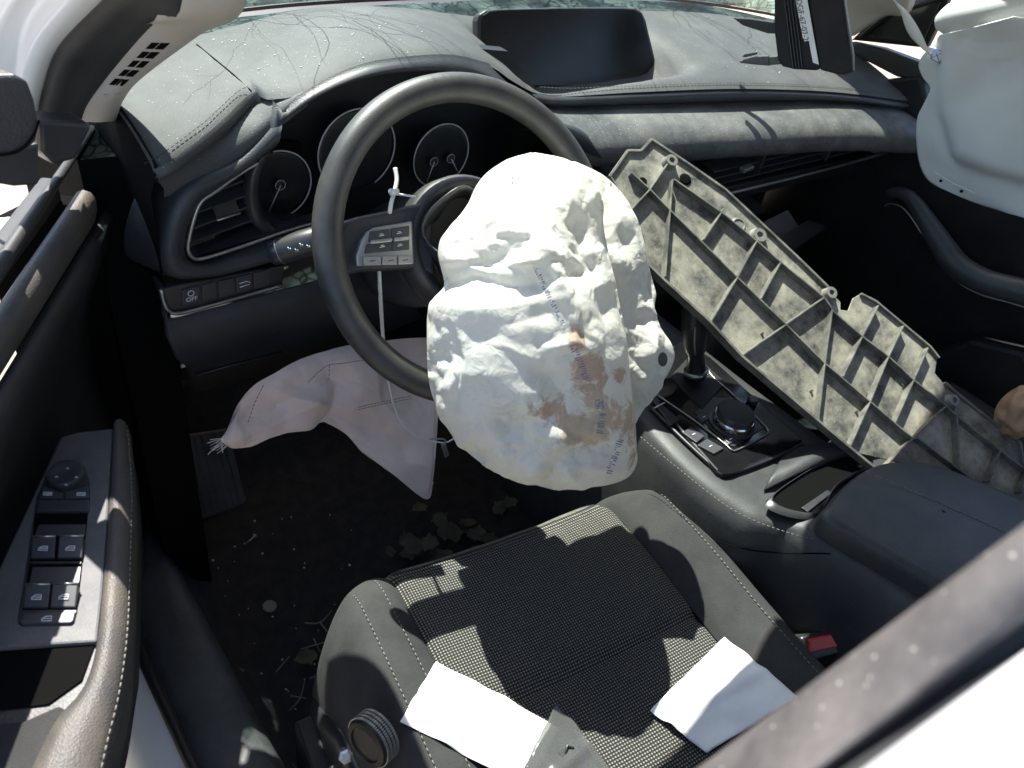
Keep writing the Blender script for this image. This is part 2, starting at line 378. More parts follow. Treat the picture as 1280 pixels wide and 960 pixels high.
# cabin floor with the toe board rising at the front and the tunnel under the console
xs = np.linspace(-.345, 1.13, 60); ys = np.linspace(-1.3, 1.0, 70)
def floor_z(x, y):
    z = .006*noise.noise((x*7, y*7, 0)) + .003*noise.noise((x*30, y*30, 3))
    if y > .78: z += (y-.78)*1.15
    z += .17*math.exp(-((x-.40)/.10)**4) + .09*max(0, min(1, (-.31-x)/.035))
    return z
struct(MB().grid([[Vector((x, y, floor_z(x, y))) for x in xs] for y in ys]).o('floor', 'carpet'))

# ================================================================== CAR BODY
body = thing('car_shell', 'white painted car body with pillars, roof and sill around the open door', 'car body', (-.4, -.2, 0))
def extr(prof, y0, y1): return [[Vector((x, y0, z)) for x, z in prof], [Vector((x, y1, z)) for x, z in prof]]
sl_ = MB().grid(extr([(-.428, .113), (-.436, .105), (-.455, .100), (-.475, .095), (-.50, .07), (-.53, .0), (-.53, -.12), (-.47, -.16)], -1.2, .92)).o('sill', 'white_paint', body)
MB().grid(extr([(-.335, 0), (-.338, .07), (-.345, .10), (-.358, .120), (-.385, .126), (-.415, .124), (-.426, .118), (-.430, .10)], -1.2, .95)).o('sill_trim', 'sill_trim', sl_)
MB().tube([Vector((-.4345, -1.2, .116)), Vector((-.4345, .9, .116))], .0065, 10).o('weatherstrip', 'seal', sl_)
MB().prism([Vector((-.470, -.6, .0985)), Vector((-.459, -.6, .1025)), Vector((-.459, .28, .1025)), Vector((-.470, .28, .0985))], (0, 0, .006)).o('scuff_strip', 'tan', sl_, bevel=.002)
# rear door and its window frame behind the pillar
MB().grid(extr([(-.40, .09), (-.385, .3), (-.375, .5), (-.38, .66), (-.42, .69), (-.50, .66), (-.545, .45), (-.54, .2), (-.52, .0)], -1.2, -.27)).o('rear_door', 'white_paint', body)
# roof skin and headlining
rr = []
for i in range(15):
    y = .45 - i*.125
    rr.append([Vector((.37 + s*(.60 + .02*math.sin(i/14*3)), y + .03*(1-s*s), 1.215 - .05*s*s*s*s - .055*s*s + .035*math.sin(min(1, i/8)*1.57))) for s in np.linspace(-1, 1, 21)])
MB().grid(rr).o('roof', 'roof', body, solid=.03)
# header rail over the windshield
MB().tube([Vector((.37 + s*.57, .45 + .04*(1-s*s), 1.20 - .05*s*s)) for s in np.linspace(-1, 1, 15)], .028, 10).o('header_rail', 'trim_beige', body)
# --- driver side A pillar: paint flange, rubber seal, trim with slots
def pil(pts): return [AX(x, y, v) for x, y, v in pts]
# the pillar runs from the dash corner up and back to the header
ptop = Vector((-.255, .40, 1.12))
def upto(c): # continue a traced edge to the header, out of view
    d = (c[-1]-c[-2]).normalized(); e = ptop + (c[-1]-refend)
    return c + [lerp(c[-1], e, .5) + Vector((0, .0, .02)), e]
tr_o = [AY(144, 152, .66), AY(155, 124, .645), AY(178, 97, .62), AY(249, 44, .55), AY(309, 0, .49)]
tr_i = [AY(101, 152, .66), AY(111, 128, .645), AY(144, 84, .62), AY(188, 34, .55), AY(228, 0, .49)]
se_i = [p + Vector((-.012, .006, .0)) for p in tr_i]
refend = tr_o[-1]; a = upto(tr_o); b = upto(tr_i)
se_l = [AY(49, 152, .64), AY(57, 111, .63), AY(77, 60, .605), AY(134, 0, .55), AY(190, -60, .48)]
c = upto(se_l)
mid1 = [lerp(p, q, .5) + Vector((-.002, -.009, .003)) for p, q in zip(a, b)]
trim = loft('pillar_trim', [[p + Vector((.004, .03, -.01)) for p in a], a, [lerp(p, q, .25)+Vector((-.002, -.007, .003)) for p, q in zip(a, b)], mid1, [lerp(p, q, .78)+Vector((-.001, -.003, .001)) for p, q in zip(a, b)], b, [p + Vector((-.01, .025, -.01)) for p in b]], 40, 'trim_beige', body)
s1 = [lerp(p, q, .3) + Vector((0, -.006, .002)) for p, q in zip(b, c)]; s2 = [lerp(p, q, .65) + Vector((0, -.006, .002)) for p, q in zip(b, c)]
loft('door_seal', [b, s1, [lerp(p, q, .48) + Vector((0, .0, -.001)) for p, q in zip(b, c)], s2, c, [p + Vector((-.006, .02, 0)) for p in c]], 40, 'seal', body)
wl = [AY(-40, 160, .60), AY(-30, 90, .60), AY(-10, 20, .58), AY(40, -50, .53), AY(110, -110, .46)]; wl = upto(wl)
loft('a_pillar', [[p+Vector((-.002, .004, 0)) for p in c], [lerp(p, q, .18)+Vector((0, -.012, .006)) for p, q in zip(c, wl)], [lerp(p, q, .42)+Vector((0, -.012, .006)) for p, q in zip(c, wl)], [lerp(p, q, .5)+Vector((0, .0, .0)) for p, q in zip(c, wl)], [lerp(p, q, .8)+Vector((0, -.006, .004)) for p, q in zip(c, wl)], wl, [p + Vector((-.02, .05, -.01)) for p in wl]], 40, 'white_paint', body)
# slots: dark boxes let into the trim
A_, B_, C_, D_ = (402, 318), (452, 322), (572, 150), (642, 152)
for i in range(5):
    for j in range(2):
        def q(u, v):
            x = lerp(lerp(A_[0], C_[0], u), lerp(B_[0], D_[0], u), v); y = lerp(lerp(A_[1], C_[1], u), lerp(B_[1], D_[1], u), v)
            return cast(trim, x/2.977, y/2.977, .0006)
        u0, u1 = i/5 + .02, i/5 + .155; v0, v1 = j*.54, j*.54 + .44
        pts = [q(u0, v0), q(u1, v0), q(u1, v1), q(u0, v1)]
        nn = (pts[1]-pts[0]).cross(pts[3]-pts[0]).normalized(); nn = nn if nn.dot(CAMPOS-pts[0]) > 0 else -nn
        prism('vent_slot', pts, -nn*.003, 'gap', trim, bevel=0)
pts = [cast(trim, x, y, .002) for x, y in ((131, 117), (148, 116), (149, 119), (131, 121))]
prism('clip_tab', pts, (0, .012, -.004), 'trim_beige', trim, bevel=.001)
MB().grid([[Vector((-.352, .60, .0)), Vector((-.352, 1.0, .0))], [Vector((-.352, .60, .40)), Vector((-.352, 1.0, .40))], [Vector((-.345, .66, .70)), Vector((-.345, 1.0, .72))]]).o('hinge_pillar', 'gap', body, solid=.06, smooth=False)
# --- B pillar, leaning in towards the roof
bT = Vector((-.32, -.176, .974)); bB = AX(880, 960, -.36); bd = (bT - bB)
def bp_line(t, u): # u: 0 front edge .. outwards over the seal
    base = bB + bd*t; return base
def edge(p1, p2, x1, x2):
    T = AX(*p1, x1); B = AX(*p2, x2); d = T - B; return [B + d*t for t in (-6.2, -3, -1, -.4, 0, .5, 1, 1.5, 2.0)]
e0 = edge((1280, 655), (872, 960), -.317, -.357)
e1 = edge((1280, 700), (930, 960), -.325, -.365)
e2 = edge((1280, 775), (1025, 960), -.331, -.371)
e3 = edge((1280, 800), (1058, 960), -.330, -.370)
e4 = edge((1280, 815), (1080, 960), -.334, -.374)
e5 = edge((1280, 840), (1130, 960), -.338, -.378)
sh = Vector((.03, -.02, .0))
bpil = loft('b_pillar', [[p + Vector((.0, -.0, 0)) for p in e5], [p + Vector((-.028, -.026, 0)) for p in e5], [p + Vector((-.05, -.09, 0)) for p in e5], [p + Vector((.03, -.13, 0)) for p in e5], [p + Vector((.07, -.06, 0)) for p in e5]], 30, 'white_paint', body)
loft('pillar_moulding', [[p + sh for p in e0], e0, [lerp(p, q, .3)+Vector((-.004, -.001, .003)) for p, q in zip(e0, e1)], [lerp(p, q, .8)+Vector((-.004, -.001, .003)) for p, q in zip(e0, e2)], e2, [p + Vector((.006, -.002, -.003)) for p in e2]], 30, 'pillar_black', bpil)
loft('weatherstrip', [[p + Vector((.006, -.001, -.003)) for p in e2], [p + Vector((.004, -.001, -.002)) for p in e3], e4], 30, 'seal', bpil)
loft('paint_flange', [e4, [lerp(p, q, .5)+Vector((-.002, 0, .001)) for p, q in zip(e4, e5)], [p + Vector((.0, -.0003, 0)) for p in e5]], 30, 'pillar_grey', bpil)
# hood and cowl beyond the glass
MB().grid([[Vector((.37+s*.80, y, .70 + .05*(1-s*s) - (y-1.0)*.10 - .03*max(0, (y-1.6)))) for s in np.linspace(-1, 1, 13)] for y in np.linspace(1.03, 2.0, 9)]).o('hood', 'white_paint', body)
MB().grid([[Vector((.37+s*.78, .93+.02*(1-s*s), .735)), Vector((.37+s*.79, .98, .715)), Vector((.37+s*.8, 1.04, .72+.03*(1-s*s)))] for s in np.linspace(-1, 1, 13)]).o('cowl', 'seal', body)
# passenger side A pillar trim
loft('pillar_trim', [[AX(1052, 60, 1.0), AX(1060, 20, 1.0), AX(1040, -60, .97), AX(1000, -200, .93)], [AX(1064, 45, 1.03), AX(1100, 18, 1.03), AX(1135, 5, 1.01), AX(1130, -140, .95)], [AX(1068, 45, 1.06), AX(1104, 21, 1.06), AX(1142, 8, 1.04), AX(1160, -120, .98)]], 20, 'trim_beige', body)
# passenger side pillar, roof rails
MB().tube([Vector((1.10, .80, .72)), Vector((1.08, .62, .90)), Vector((1.04, .48, 1.06)), Vector((1.0, .38, 1.13)), Vector((.99, -.3, 1.16)), Vector((.99, -1.3, 1.14))], .045, 12).o('roof_rail', 'white_paint', body)
MB().tube([Vector((-.255, .40, 1.13)), Vector((-.235, -.3, 1.17)), Vector((-.245, -1.3, 1.15))], .03, 12).o('roof_rail', 'white_paint', body)
# unseen mirror and arm, added out of view to shade the seat
prism('added_shade_mirror', [Vector((.22, .41, 1.05)), Vector((.47, .43, 1.05)), Vector((.47, .43, 1.12)), Vector((.22, .41, 1.12))], (.0, .025, 0), 'bezel', body, bevel=.008)
MB().tube([Vector((.36, .44, 1.10)), Vector((.37, .50, 1.15))], .010, 8).o('added_mirror_arm', 'bezel', body)
# rear bulkhead: the back of the cabin
MB().grid([[Vector((x, -1.32, 0)) for x in (-.4, .37, 1.14)], [Vector((x, -1.42, .7)) for x in (-.4, .37, 1.14)]]).o('rear_bulkhead', 'grey_seat', body)

# ================================================================== WINDSHIELD
ws = thing('windshield', 'shattered laminated windshield with branching cracks above the dashboard', 'windshield', (.37, .93, .74))
def ws_pt(s, t):   # s -1..1 across, t 0..1 up
    return Vector((.37 + s*lerp(.72, .60, t), lerp(.935, .47, t) + .05*(1-s*s) - .16*s**4*(1-.7*t), lerp(.752, 1.185, t) + .02*math.sin(math.pi*t) - .07*s*s*t))
MB().grid([[ws_pt(s, t) for s in np.linspace(-1, 1, 33)] for t in np.linspace(.16, 1, 20)]).o('glass', 'clear_glass', ws)
MB().grid([[ws_pt(s, t) for s in np.linspace(-1, 1, 65)] for t in np.linspace(0.004, .16, 10)]).o('crazed_band', 'crazed', ws)
MB().grid([[ws_pt(s, t)+Vector((0, -.002, -.001)) for s in np.linspace(-1, 1, 33)] for t in (-.01, .0, .006)]).o('black_border', 'seal', ws)
cb = MB(); rg = random.Random(3)
def crack(s, t, ang, n, r, depth=0):
    pts = []
    for k in range(n):
        pts.append(ws_pt(s, t) + Vector((0, -.0015, .001)))
        ang += rg.gauss(0, .22); s += math.cos(ang)*.016; t += math.sin(ang)*.028
        if not (-.97 < s < .97 and .015 < t < .97): break
        if depth < 2 and rg.random() < .10: crack(s, t, ang + rg.choice((-1, 1))*rg.uniform(.3, .8), int(n*.5), r*.75, depth+1)
    if len(pts) > 2: cb.tube(pts, [r*(1-.5*i/len(pts)) for i in range(len(pts))], 4)
for s0, t0, k in ((-.58, .10, 9), (-.50, .32, 6), (.30, .10, 4), (-.12, .06, 5), (.62, .12, 9), (.85, .16, 3)):
    for _ in range(k): crack(s0 + rg.gauss(0, .03), t0 + rg.gauss(0, .02), rg.uniform(.2, 2.9), rg.randint(8, 24), rg.uniform(.0003, .0008))
ck = cb.o('crack_lines', 'glasscrumb', ws); ck['kind'] = 'stuff'

# ================================================================== DASHBOARD
dash = thing('dashboard', 'dark grey dashboard with dials, air vents and stitched pad under the windshield', 'dashboard', (.37, .7, .3))
FE = [(195, 215, .58), (300, 160, .60), (350, 137, .61), (385, 112, .615), (430, 88, .62), (480, 74, .62), (560, 68, .62), (612, 79, .63), (640, 97, .645), (668, 112, .65), (700, 117, .65), (800, 112, .62), (920, 108, .57), (1040, 112, .51), (1138, 124, .455)]
FE3 = [AZ(192, 212, .716), AZ(218, 197, .726), AZ(270, 157, .742), AZ(314, 117, .757), AZ(338, 120, .760)] + [AY(*p) for p in FE[3:]]
BE = [(-.30, .72, .745), (-.275, .76, .752), (-.23, .83, .756), (-.17, .865, .757), (-.12, .885, .757), (-.07, .90, .757), (-.02, .91, .757), (.03, .92, .757), (.09, .927, .757), (.17, .93, .757), (.24, .935, .757), (.31, .937, .757), (.38, .938, .757), (.53, .935, .757), (.72, .91, .757), (.90, .86, .757), (1.09, .74, .745)]
NU = 200

fe = paired(FE3, NU); be = paired([Vector(p) for p in BE], NU); assert len(FE3) == len(BE)
rows = []
for t in np.linspace(0, 1, 44):
    r = []
    for i in range(NU):
        p = lerp(fe[i], be[i], t); g = math.sin(math.pi*min(1, t))
        hood = math.exp(-((p.x-.05)/.17)**2)
        p = p + Vector((0, 0, .012*g + .012*hood*math.sin(math.pi*t)))
        bx_ = lambda v, lo, hi, s_: 1/(1+math.exp(-(v-lo)/s_)) * 1/(1+math.exp((v-hi)/s_))
        p.z -= .045*bx_(p.x, .27, .60, .009)*bx_(p.y, .672 - .10*max(0, p.x-.30), .80, .005)
        # rounded roll at the front edge
        if t < .08: p.z -= .004*(1-t/.08)**2
        r.append(p)
    rows.append(r)
top = MB().grid(rows).o('top_pad', 'dash', dash)
def top_at(px, py, lift=.0):  # point of the dash top under a traced pixel
    best = None
    for z in np.linspace(.70, .81, 56):
        p = AZ(px, py, z); j = min(range(0, NU, 2), key=lambda i: (lerp(fe[i], be[i], .4).x-p.x)**2)
        f, b_ = fe[j], be[j]; t = max(0, min(1, (p.y-f.y)/(b_.y-f.y)))
        zz = lerp(f.z, b_.z, t) + .012*math.sin(math.pi*t)*(1 + math.exp(-((p.x-.05)/.17)**2))
        if best is None or abs(zz-z) < best[0]: best = (abs(zz-z), p)
    return best[1] + Vector((0, 0, lift))
# the corner pad ends in a thick stitched edge above the shoulder piece
ed = fe[:int(3.2/15*NU)]
MB().grid([ed, [p + Vector((.001, -.004, -.004)) for p in ed], [p + Vector((.002, -.005, -.011)) for p in ed], [p + Vector((-.004, .004, -.014)) for p in ed]]).o('pad_edge', 'dash', dash)
stitches('stitching', [p + Vector((-.006, .008, .0035)) for p in ed[::5]], dash, 'ink', lift=.0002, r=.0004)
MB().tube([p for p in [cast(top, x, y, .0003) for x, y in ((314, 114), (290, 92), (268, 74), (246, 56))] if p], .0009, 6).o('seam', 'gap', dash)
# end cap of the corner and left flank of the dash
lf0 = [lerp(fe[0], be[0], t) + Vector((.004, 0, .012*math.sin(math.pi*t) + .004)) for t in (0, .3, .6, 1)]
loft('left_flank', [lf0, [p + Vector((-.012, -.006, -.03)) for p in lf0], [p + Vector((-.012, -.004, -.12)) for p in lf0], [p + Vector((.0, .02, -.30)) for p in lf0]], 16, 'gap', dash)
# hood lip: rolls under the front edge then runs in to the dials
OP = [(322, 196), (338, 165), (360, 143), (392, 122), (430, 104), (480, 92), (545, 89), (605, 99), (640, 118), (664, 140)]
op3 = [AY(x, y, .605) for x, y in OP]
lipo = spl([FE3[4], AY(352, 134, .615)] + FE3[5:10], 40); opi = spl(op3, 40)
opb = [Vector((lerp(p.x, .06, .05), .70, lerp(p.z, .64, .10))) for p in opi]
MB().grid([lipo, [p + Vector((0, -.006, -.004)) for p in lipo], [lerp(p, q, .45) + Vector((0, -.012, 0)) for p, q in zip(lipo, opi)], [lerp(p, q, .9)+Vector((0, -.006, 0)) for p, q in zip(lipo, opi)], opi, [lerp(p, q, .5) for p, q in zip(opi, opb)], opb]).o('dial_hood', 'dash_dark', dash)
# ---- dial cluster
clus = prism('dial_cluster', [Vector((x, .70, z)) for x, z in ((-.19, .52), (.33, .52), (.36, .66), (.25, .76), (.05, .785), (-.10, .76), (-.19, .69))], (0, .02, 0), 'dial_face', dash, bevel=0)
def dial(px, py, rpx, a0, a1, dep, needle):
    c = AY(px, py, dep); rr_ = (AY(px+rpx, py, dep)-c).length; rr_ = rpx*(c-CAMPOS).dot(ray(640, 480))/FPX*1.08
    an = np.radians(np.linspace(a0, a1, 60)); MB().tube([c + Vector((math.cos(t)*rr_, 0, math.sin(t)*rr_)) for t in an], .0011, 6, cap=False).o('dial_ring', 'ring', clus)
    MB().lathe(c + Vector((0, .004, 0)), (0, -1, 0), [(rr_*.97, 0), (rr_*.97, .002), (rr_*.9, .003), (rr_*.5, .003), (.001, .003)], 40).o('dial_face', 'dial_face', clus)
    for (nx, ny, ta, ln) in needle:
        k = AY(nx, ny, dep-.004); MB().lathe(k, (0, -1, 0), [(.007, 0), (.007, .003), (.0055, .004)], 20).o('needle_hub', 'bezel', clus)
        MB().tube([k + Vector((math.cos(t)*.0065, -.0035, math.sin(t)*.0065)) for t in np.linspace(0, 6.3, 24)], .0005, 5, cap=False).o('needle_hub_ring', 'ring', clus)
        e = k + Vector((math.cos(R(ta))*ln, -.002, math.sin(R(ta))*ln)); MB().tube([k + Vector((0, -.004, 0)), e], [.0011, .0005], 5).o('needle', 'ring', clus)
dial(347, 232, 42, -80, 95, .668, [(349, 230, 245, .045)])
dial(447, 189, 50, -60, 240, .668, [])
dial(552, 195, 38, -160, 200, .668, [(541, 201, 255, .032), (562, 197, 305, .032)])
# round bezel at the left dial
bz = spl([AY(x, y, .61) for x, y in ((330, 188), (316, 215), (312, 250), (322, 282), (350, 300), (392, 300))], 40)
MB().grid([[p + Vector((-.004, .01, 0)) for p in bz], [p + Vector((-.003, -.004, 0)) for p in bz], [p + Vector((.006, -.006, .001)) for p in bz], [p + Vector((.012, .0, .004)) for p in bz], [p + Vector((.016, .06, .006)) for p in bz]]).o('dial_bezel', 'bezel', dash)
# ---- driver vent (left): pad round it, chrome frame, slats, tab
VO = [(238, 322), (234, 300), (246, 262), (275, 238), (318, 207), (330, 203), (330, 240), (352, 290), (300, 308)]
vo = [AY(x, y, lerp(.60, .612, (x-234)/100)) for x, y in VO]
vent = thing('driver_vent', 'x', 'x'); bpy.data.objects.remove(vent)
vf = MB(); vr = spl([AY(x, y, lerp(.585, .60, (x-234)/120)) for x, y in ((322, 204), (300, 217), (270, 239), (252, 252), (243, 272), (236, 300), (235, 313), (241, 322), (254, 323), (300, 309), (352, 291), (402, 276))], 80)
vent = vf.tube(vr, .0022, 8).o('vent_frame', 'satin', dash)
prism('vent_back', [p + Vector((0, .05, 0)) for p in (AY(230, 330, .62), AY(236, 250, .62), AY(320, 195, .62), AY(400, 200, .62), AY(410, 280, .62))], (0, .01, 0), 'gap', vent, bevel=0)
for (x0, y0, x1, y1) in ((258, 246, 305, 228), (246, 268, 310, 246), (242, 288, 318, 258), (239, 306, 325, 274)):
    A1, B1 = AY(x0, y0, .605), AY(x1, y1, .612)
    prism('vent_slat', [A1, B1, B1 + Vector((0, .035, .006)), A1 + Vector((0, .035, .006))], (0, 0, .003), 'dash_dark', vent, bevel=.001)
A1, B1 = AY(271, 276, .596), AY(300, 267, .60)
prism('vent_tab', [A1, B1, B1 + Vector((0, .01, .010)), A1 + Vector((0, .01, .010))], (0, 0, .004), 'bezel', vent, bevel=.001)
MB().tube([A1 + Vector((0, -.001, .001)), B1 + Vector((0, -.001, .001))], .0012, 6).o('vent_tab_trim', 'satin', vent)
prism('vent_floor', [AY(238, 322, .597), AY(240, 308, .62), AY(330, 276, .63), AY(398, 276, .605)], (0, .004, -.004), 'dash_dark', vent, bevel=0)
# pad surrounding the vent (left and under it)
pa = [(352, 146, .607), (300, 197, .598), (232, 231, .59), (200, 290, .59), (200, 340, .59), (255, 345, .585), (320, 330, .58), (395, 312, .58)]
pb = [(340, 185, .605), (300, 214, .602), (250, 250, .595), (230, 300, .59), (236, 325, .588), (260, 328, .588), (320, 308, .592), (402, 280, .60)]
pa3 = [AY(*p) for p in pa]; pb3 = [AY(*p) for p in pb]
a_ = spl(pa3, 50); b_ = spl(pb3, 50)
MB().grid([[p + Vector((-.02, .04, 0)) for p in a_], a_, [lerp(p, q, .2) + Vector((-.003, -.012, 0)) for p, q in zip(a_, b_)], [lerp(p, q, .6) + Vector((-.002, -.014, 0)) for p, q in zip(a_, b_)], [lerp(p, q, .92) + Vector((0, -.006, 0)) for p, q in zip(a_, b_)], b_, [p + Vector((.006, .03, .0)) for p in b_]]).o('vent_surround', 'dash_dark', dash)
# shoulder piece between corner pad and vent
sk = [p + Vector((-.004, .006, -.013)) for p in ed] + [AY(345, 124, .632), AY(376, 116, .620)]
sb_ = [AY(x, y, v) for x, y, v in ((205, 236, .592), (232, 228, .59), (262, 216, .592), (300, 193, .598), (335, 163, .604), (360, 141, .607), (386, 121, .612))]
k1, k2 = spl(sk[:-2:6] + sk[-2:], 30), spl(sb_, 30)
MB().grid([k1, [lerp(p, q, .3) + Vector((0, 0, .003)) for p, q in zip(k1, k2)], [lerp(p, q, .75) + Vector((0, 0, .004)) for p, q in zip(k1, k2)], k2, [p + Vector((0, .004, -.012)) for p in k2]]).o('shoulder_pad', 'dash', dash)
# ---- switch strip
sp0 = [AY(x, y, .583) for x, y in ((201, 362), (212, 392), (230, 392), (353, 357), (356, 332), (280, 346), (225, 356))]
sst = prism('switch_strip', sp0, (0, .03, 0), 'bezel', dash, bevel=.002)
MB().tube(spl([AY(x, y, .580) for x, y in ((201, 362), (207, 383), (220, 392), (260, 383), (352, 357))], 30), .0024, 8).o('strip_trim', 'satin', sst)
bx = [(226, 363), (251, 357), (272, 352), (294, 347), (316, 342), (338, 337)]
for i in range(5):
    (x0, y0), (x1, y1) = bx[i], bx[i+1]
    q = [AY(x0+1.2, y0, .581), AY(x1-1.2, y1, .581), AY(x1-.6, y1+20, .581), AY(x0+2.4, y0+20, .581)]
    k = prism('switch_button', q, (0, .008, 0), 'button', sst, bevel=.001)
    ctr = sum(q, Vector())/4 + Vector((0, -.0006, 0))
    if i == 0:
        text('button_text', 'OFF', .0075, ctr + Vector((0, 0, -.004)), (1, 0, 0), (0, 0, 1), 'icon', k)
        MB().tube([ctr + Vector((math.cos(t)*.0035, 0, .004+math.sin(t)*.0035)) for t in np.linspace(0, 6.28, 16)], .0005, 4, cap=False).o('button_icon', 'icon', k)
    if i == 3:
        MB().tube([ctr + Vector(p) for p in ((-.006, 0, .002), (.003, 0, .003), (.007, 0, .0))], .0006, 4).tube([ctr + Vector(p) for p in ((-.006, 0, -.003), (.006, 0, -.002))], .0006, 4).o('button_icon', 'icon', k)
# ---- lower dash and knee panel
lo = [[(200, 362, .59), (208, 396, .578), (260, 386, .578), (360, 360, .575), (420, 345, .58), (520, 330, .60)], [(206, 400, .575), (215, 420, .572), (262, 408, .57), (362, 382, .57), (425, 372, .575), (520, 360, .595)],
      [(222, 432, .58), (228, 448, .576), (275, 432, .576), (365, 405, .576), (430, 395, .58), (520, 385, .60)], [(236, 446, .60), (240, 456, .60), (290, 446, .60), (370, 425, .60), (440, 410, .60), (530, 400, .62)],
      [(240, 480, .63), (246, 485, .63), (300, 475, .63), (380, 455, .63), (450, 440, .63), (540, 430, .64)]]
loft('lower_panel', [[AY(*p) for p in r] for r in lo], 40, 'dash_dark', dash, solid=.004)
prism('lower_slot', [AY(x, y, .594) for x, y in ((236, 440), (350, 413), (352, 422), (238, 452))], (0, .004, 0), 'blackgloss', dash, bevel=.001)
for i in range(4):
    x0 = 232+i*30; prism('blank_button', [AY(x, y, .5755) for x, y in ((x0, 432-i*7.3), (x0+27, 425-i*7.3), (x0+28, 440-i*7.3), (x0+2, 447-i*7.3))], (0, .004, 0), 'bezel', dash, bevel=.001)
MB().tube([AY(245, 469, .60), AY(352, 440, .60)], .0014, 6).o('panel_trim', 'bezel', dash)
prism('knee_panel', [AY(x, y, .61) for x, y in ((385, 432), (400, 392), (560, 352), (700, 330), (700, 420), (540, 440))], (0, .03, 0), 'blackgloss', dash, bevel=.004)
prism('under_panel', [Vector(p) for p in ((-.30, .63, .40), (.30, .63, .36), (.30, .95, .50), (-.30, .95, .50))], (0, 0, .02), 'black', dash, bevel=0)
# steering column cover
ccv = [(.065, .0), (.075, .03), (.08, .12), (.085, .22)]
# ---- passenger side: grooved band, padded roll, vents
ST = 9
bt = spl([AY(x, y, v) for x, y, v in ((664, 114, .65), (700, 119, .65), (800, 115, .62), (920, 111, .57), (1040, 115, .51), (1138, 127, .455))], 60)
b0 = [p + Vector((0, .004, -.001)) for p in bt]
b1 = [p + Vector((0, -.001, -.003)) for p in bt]
bb = spl([AY(x, y, v) for x, y, v in ((668, 127, .648), (700, 133, .648), (800, 131, .618), (920, 128, .568), (1040, 127, .508), (1139, 137, .453))], 60)
MB().grid([b0, b1, [lerp(p, q, .15) + Vector((0, -.007, 0)) for p, q in zip(b1, bb)], [lerp(p, q, .7)+Vector((0, -.008, 0)) for p, q in zip(b1, bb)], bb, [p + Vector((0, .012, -.001)) for p in bb]]).o('pad_band', 'dash_dark', dash)
stitches('stitching', [p + Vector((0, .009, .006)) for p in bt[2:-1:4]], dash, 'stitch_dark', step=.007)
prof = [(.012, -.001), (-.02, -.006), (-.048, -.014), (-.072, -.027), (-.084, -.044), (-.080, -.062), (-.060, -.076), (-.02, -.085), (.03, -.087)]
MB().grid([[p + Vector((0, dy + .01*(i/59)*0, dz*lerp(1.0, .85, i/59))) for i, p in enumerate(bb)] for dy, dz in spl([(a, b, 0) for a, b in prof], 24) and [(v[0], v[1]) for v in spl([(a, b, 0) for a, b in prof], 24)]]).o('passenger_pad', 'pad', dash)
# end cap where the pad meets the passenger door
e = bb[-1]; MB().lathe(e + Vector((.0, -.005, -.038)), (1, -.3, 0), [(.045, -.004), (.043, .004), (.03, .010), (.005, .012)], 24).o('pad_end', 'dash_dark', dash)
# vent strip under the roll
vl = [AY(x, y, v) for x, y, v in ((890, 247, .50), (1000, 220, .485), (1108, 191, .46))]
vb = MB().tube(spl(vl, 20), .0030, 8).o('vent_trim', 'satin', dash)
prism('vent_back', [vl[0] + Vector((-.1, .05, 0)), vl[2] + Vector((.02, .05, 0)), vl[2] + Vector((.02, .05, .06)), vl[0] + Vector((-.1, .05, .06))], (0, .01, 0), 'gap', vb, bevel=0)
for k in range(1, 4):
    A1 = vl[0] + Vector((0, .012, .013*k)); B1 = vl[2] + Vector((-.01, .012, .013*k)); prism('vent_slat', [A1, B1, B1 + Vector((0, .03, .004)), A1 + Vector((0, .03, .004))], (0, 0, .0025), 'dash_dark', vb, bevel=.0005)
for (x, y, v) in ((955, 205, .49), (1040, 190, .475), (1098, 175, .46)):
    A1 = AY(x, y, v); prism('vent_divider', [A1 + Vector((0, .004, -.02)), A1 + Vector((.004, .004, -.02)), A1 + Vector((.012, .006, .03)), A1 + Vector((.008, .006, .03))], (0, .02, 0), 'bezel', vb, bevel=.0008)
for (x, y, v) in ((930, 217, .485), (1072, 185, .465)):
    A1 = AY(x, y, v); prism('vent_tab', [A1, A1 + Vector((.025, 0, .003)), A1 + Vector((.025, 0, .010)), A1 + Vector((0, 0, .007))], (0, .012, 0), 'satin', vb, bevel=.001)
prism('vent_end', [AY(x, y, .452) for x, y in ((1093, 192), (1104, 190), (1119, 170), (1110, 171))], (0, .02, 0), 'satin', vb, bevel=.001)
# glovebox mouth: frame, dark box behind, open lid shelf
gb = MB()
g0 = [AY(x, y, .50) for x, y in ((880, 256), (1112, 200))]
prism('glovebox_face', [Vector((.30, .515, .575)), Vector((1.07, .475, .585)), Vector((1.07, .475, .555)), Vector((.30, .515, .545))], (0, .02, 0), 'black', dash, bevel=.003)
prism('glovebox_back', [Vector((.28, .70, .58)), Vector((1.09, .70, .58)), Vector((1.09, .66, .05)), Vector((.28, .66, .05))], (0, .01, 0), 'black', dash, bevel=0)
prism('glovebox_shelf', [Vector((.60, .56, .445)), Vector((.90, .56, .445)), Vector((.92, .68, .455)), Vector((.58, .68, .455))], (0, 0, -.012), 'black', dash, bevel=.003)
# centre stack behind the plate and airbag
prism('centre_stack', [Vector((.24, .52, .60)), Vector((.52, .51, .60)), Vector((.50, .47, .40)), Vector((.27, .47, .40))], (0, .14, 0), 'black', dash, bevel=.01)
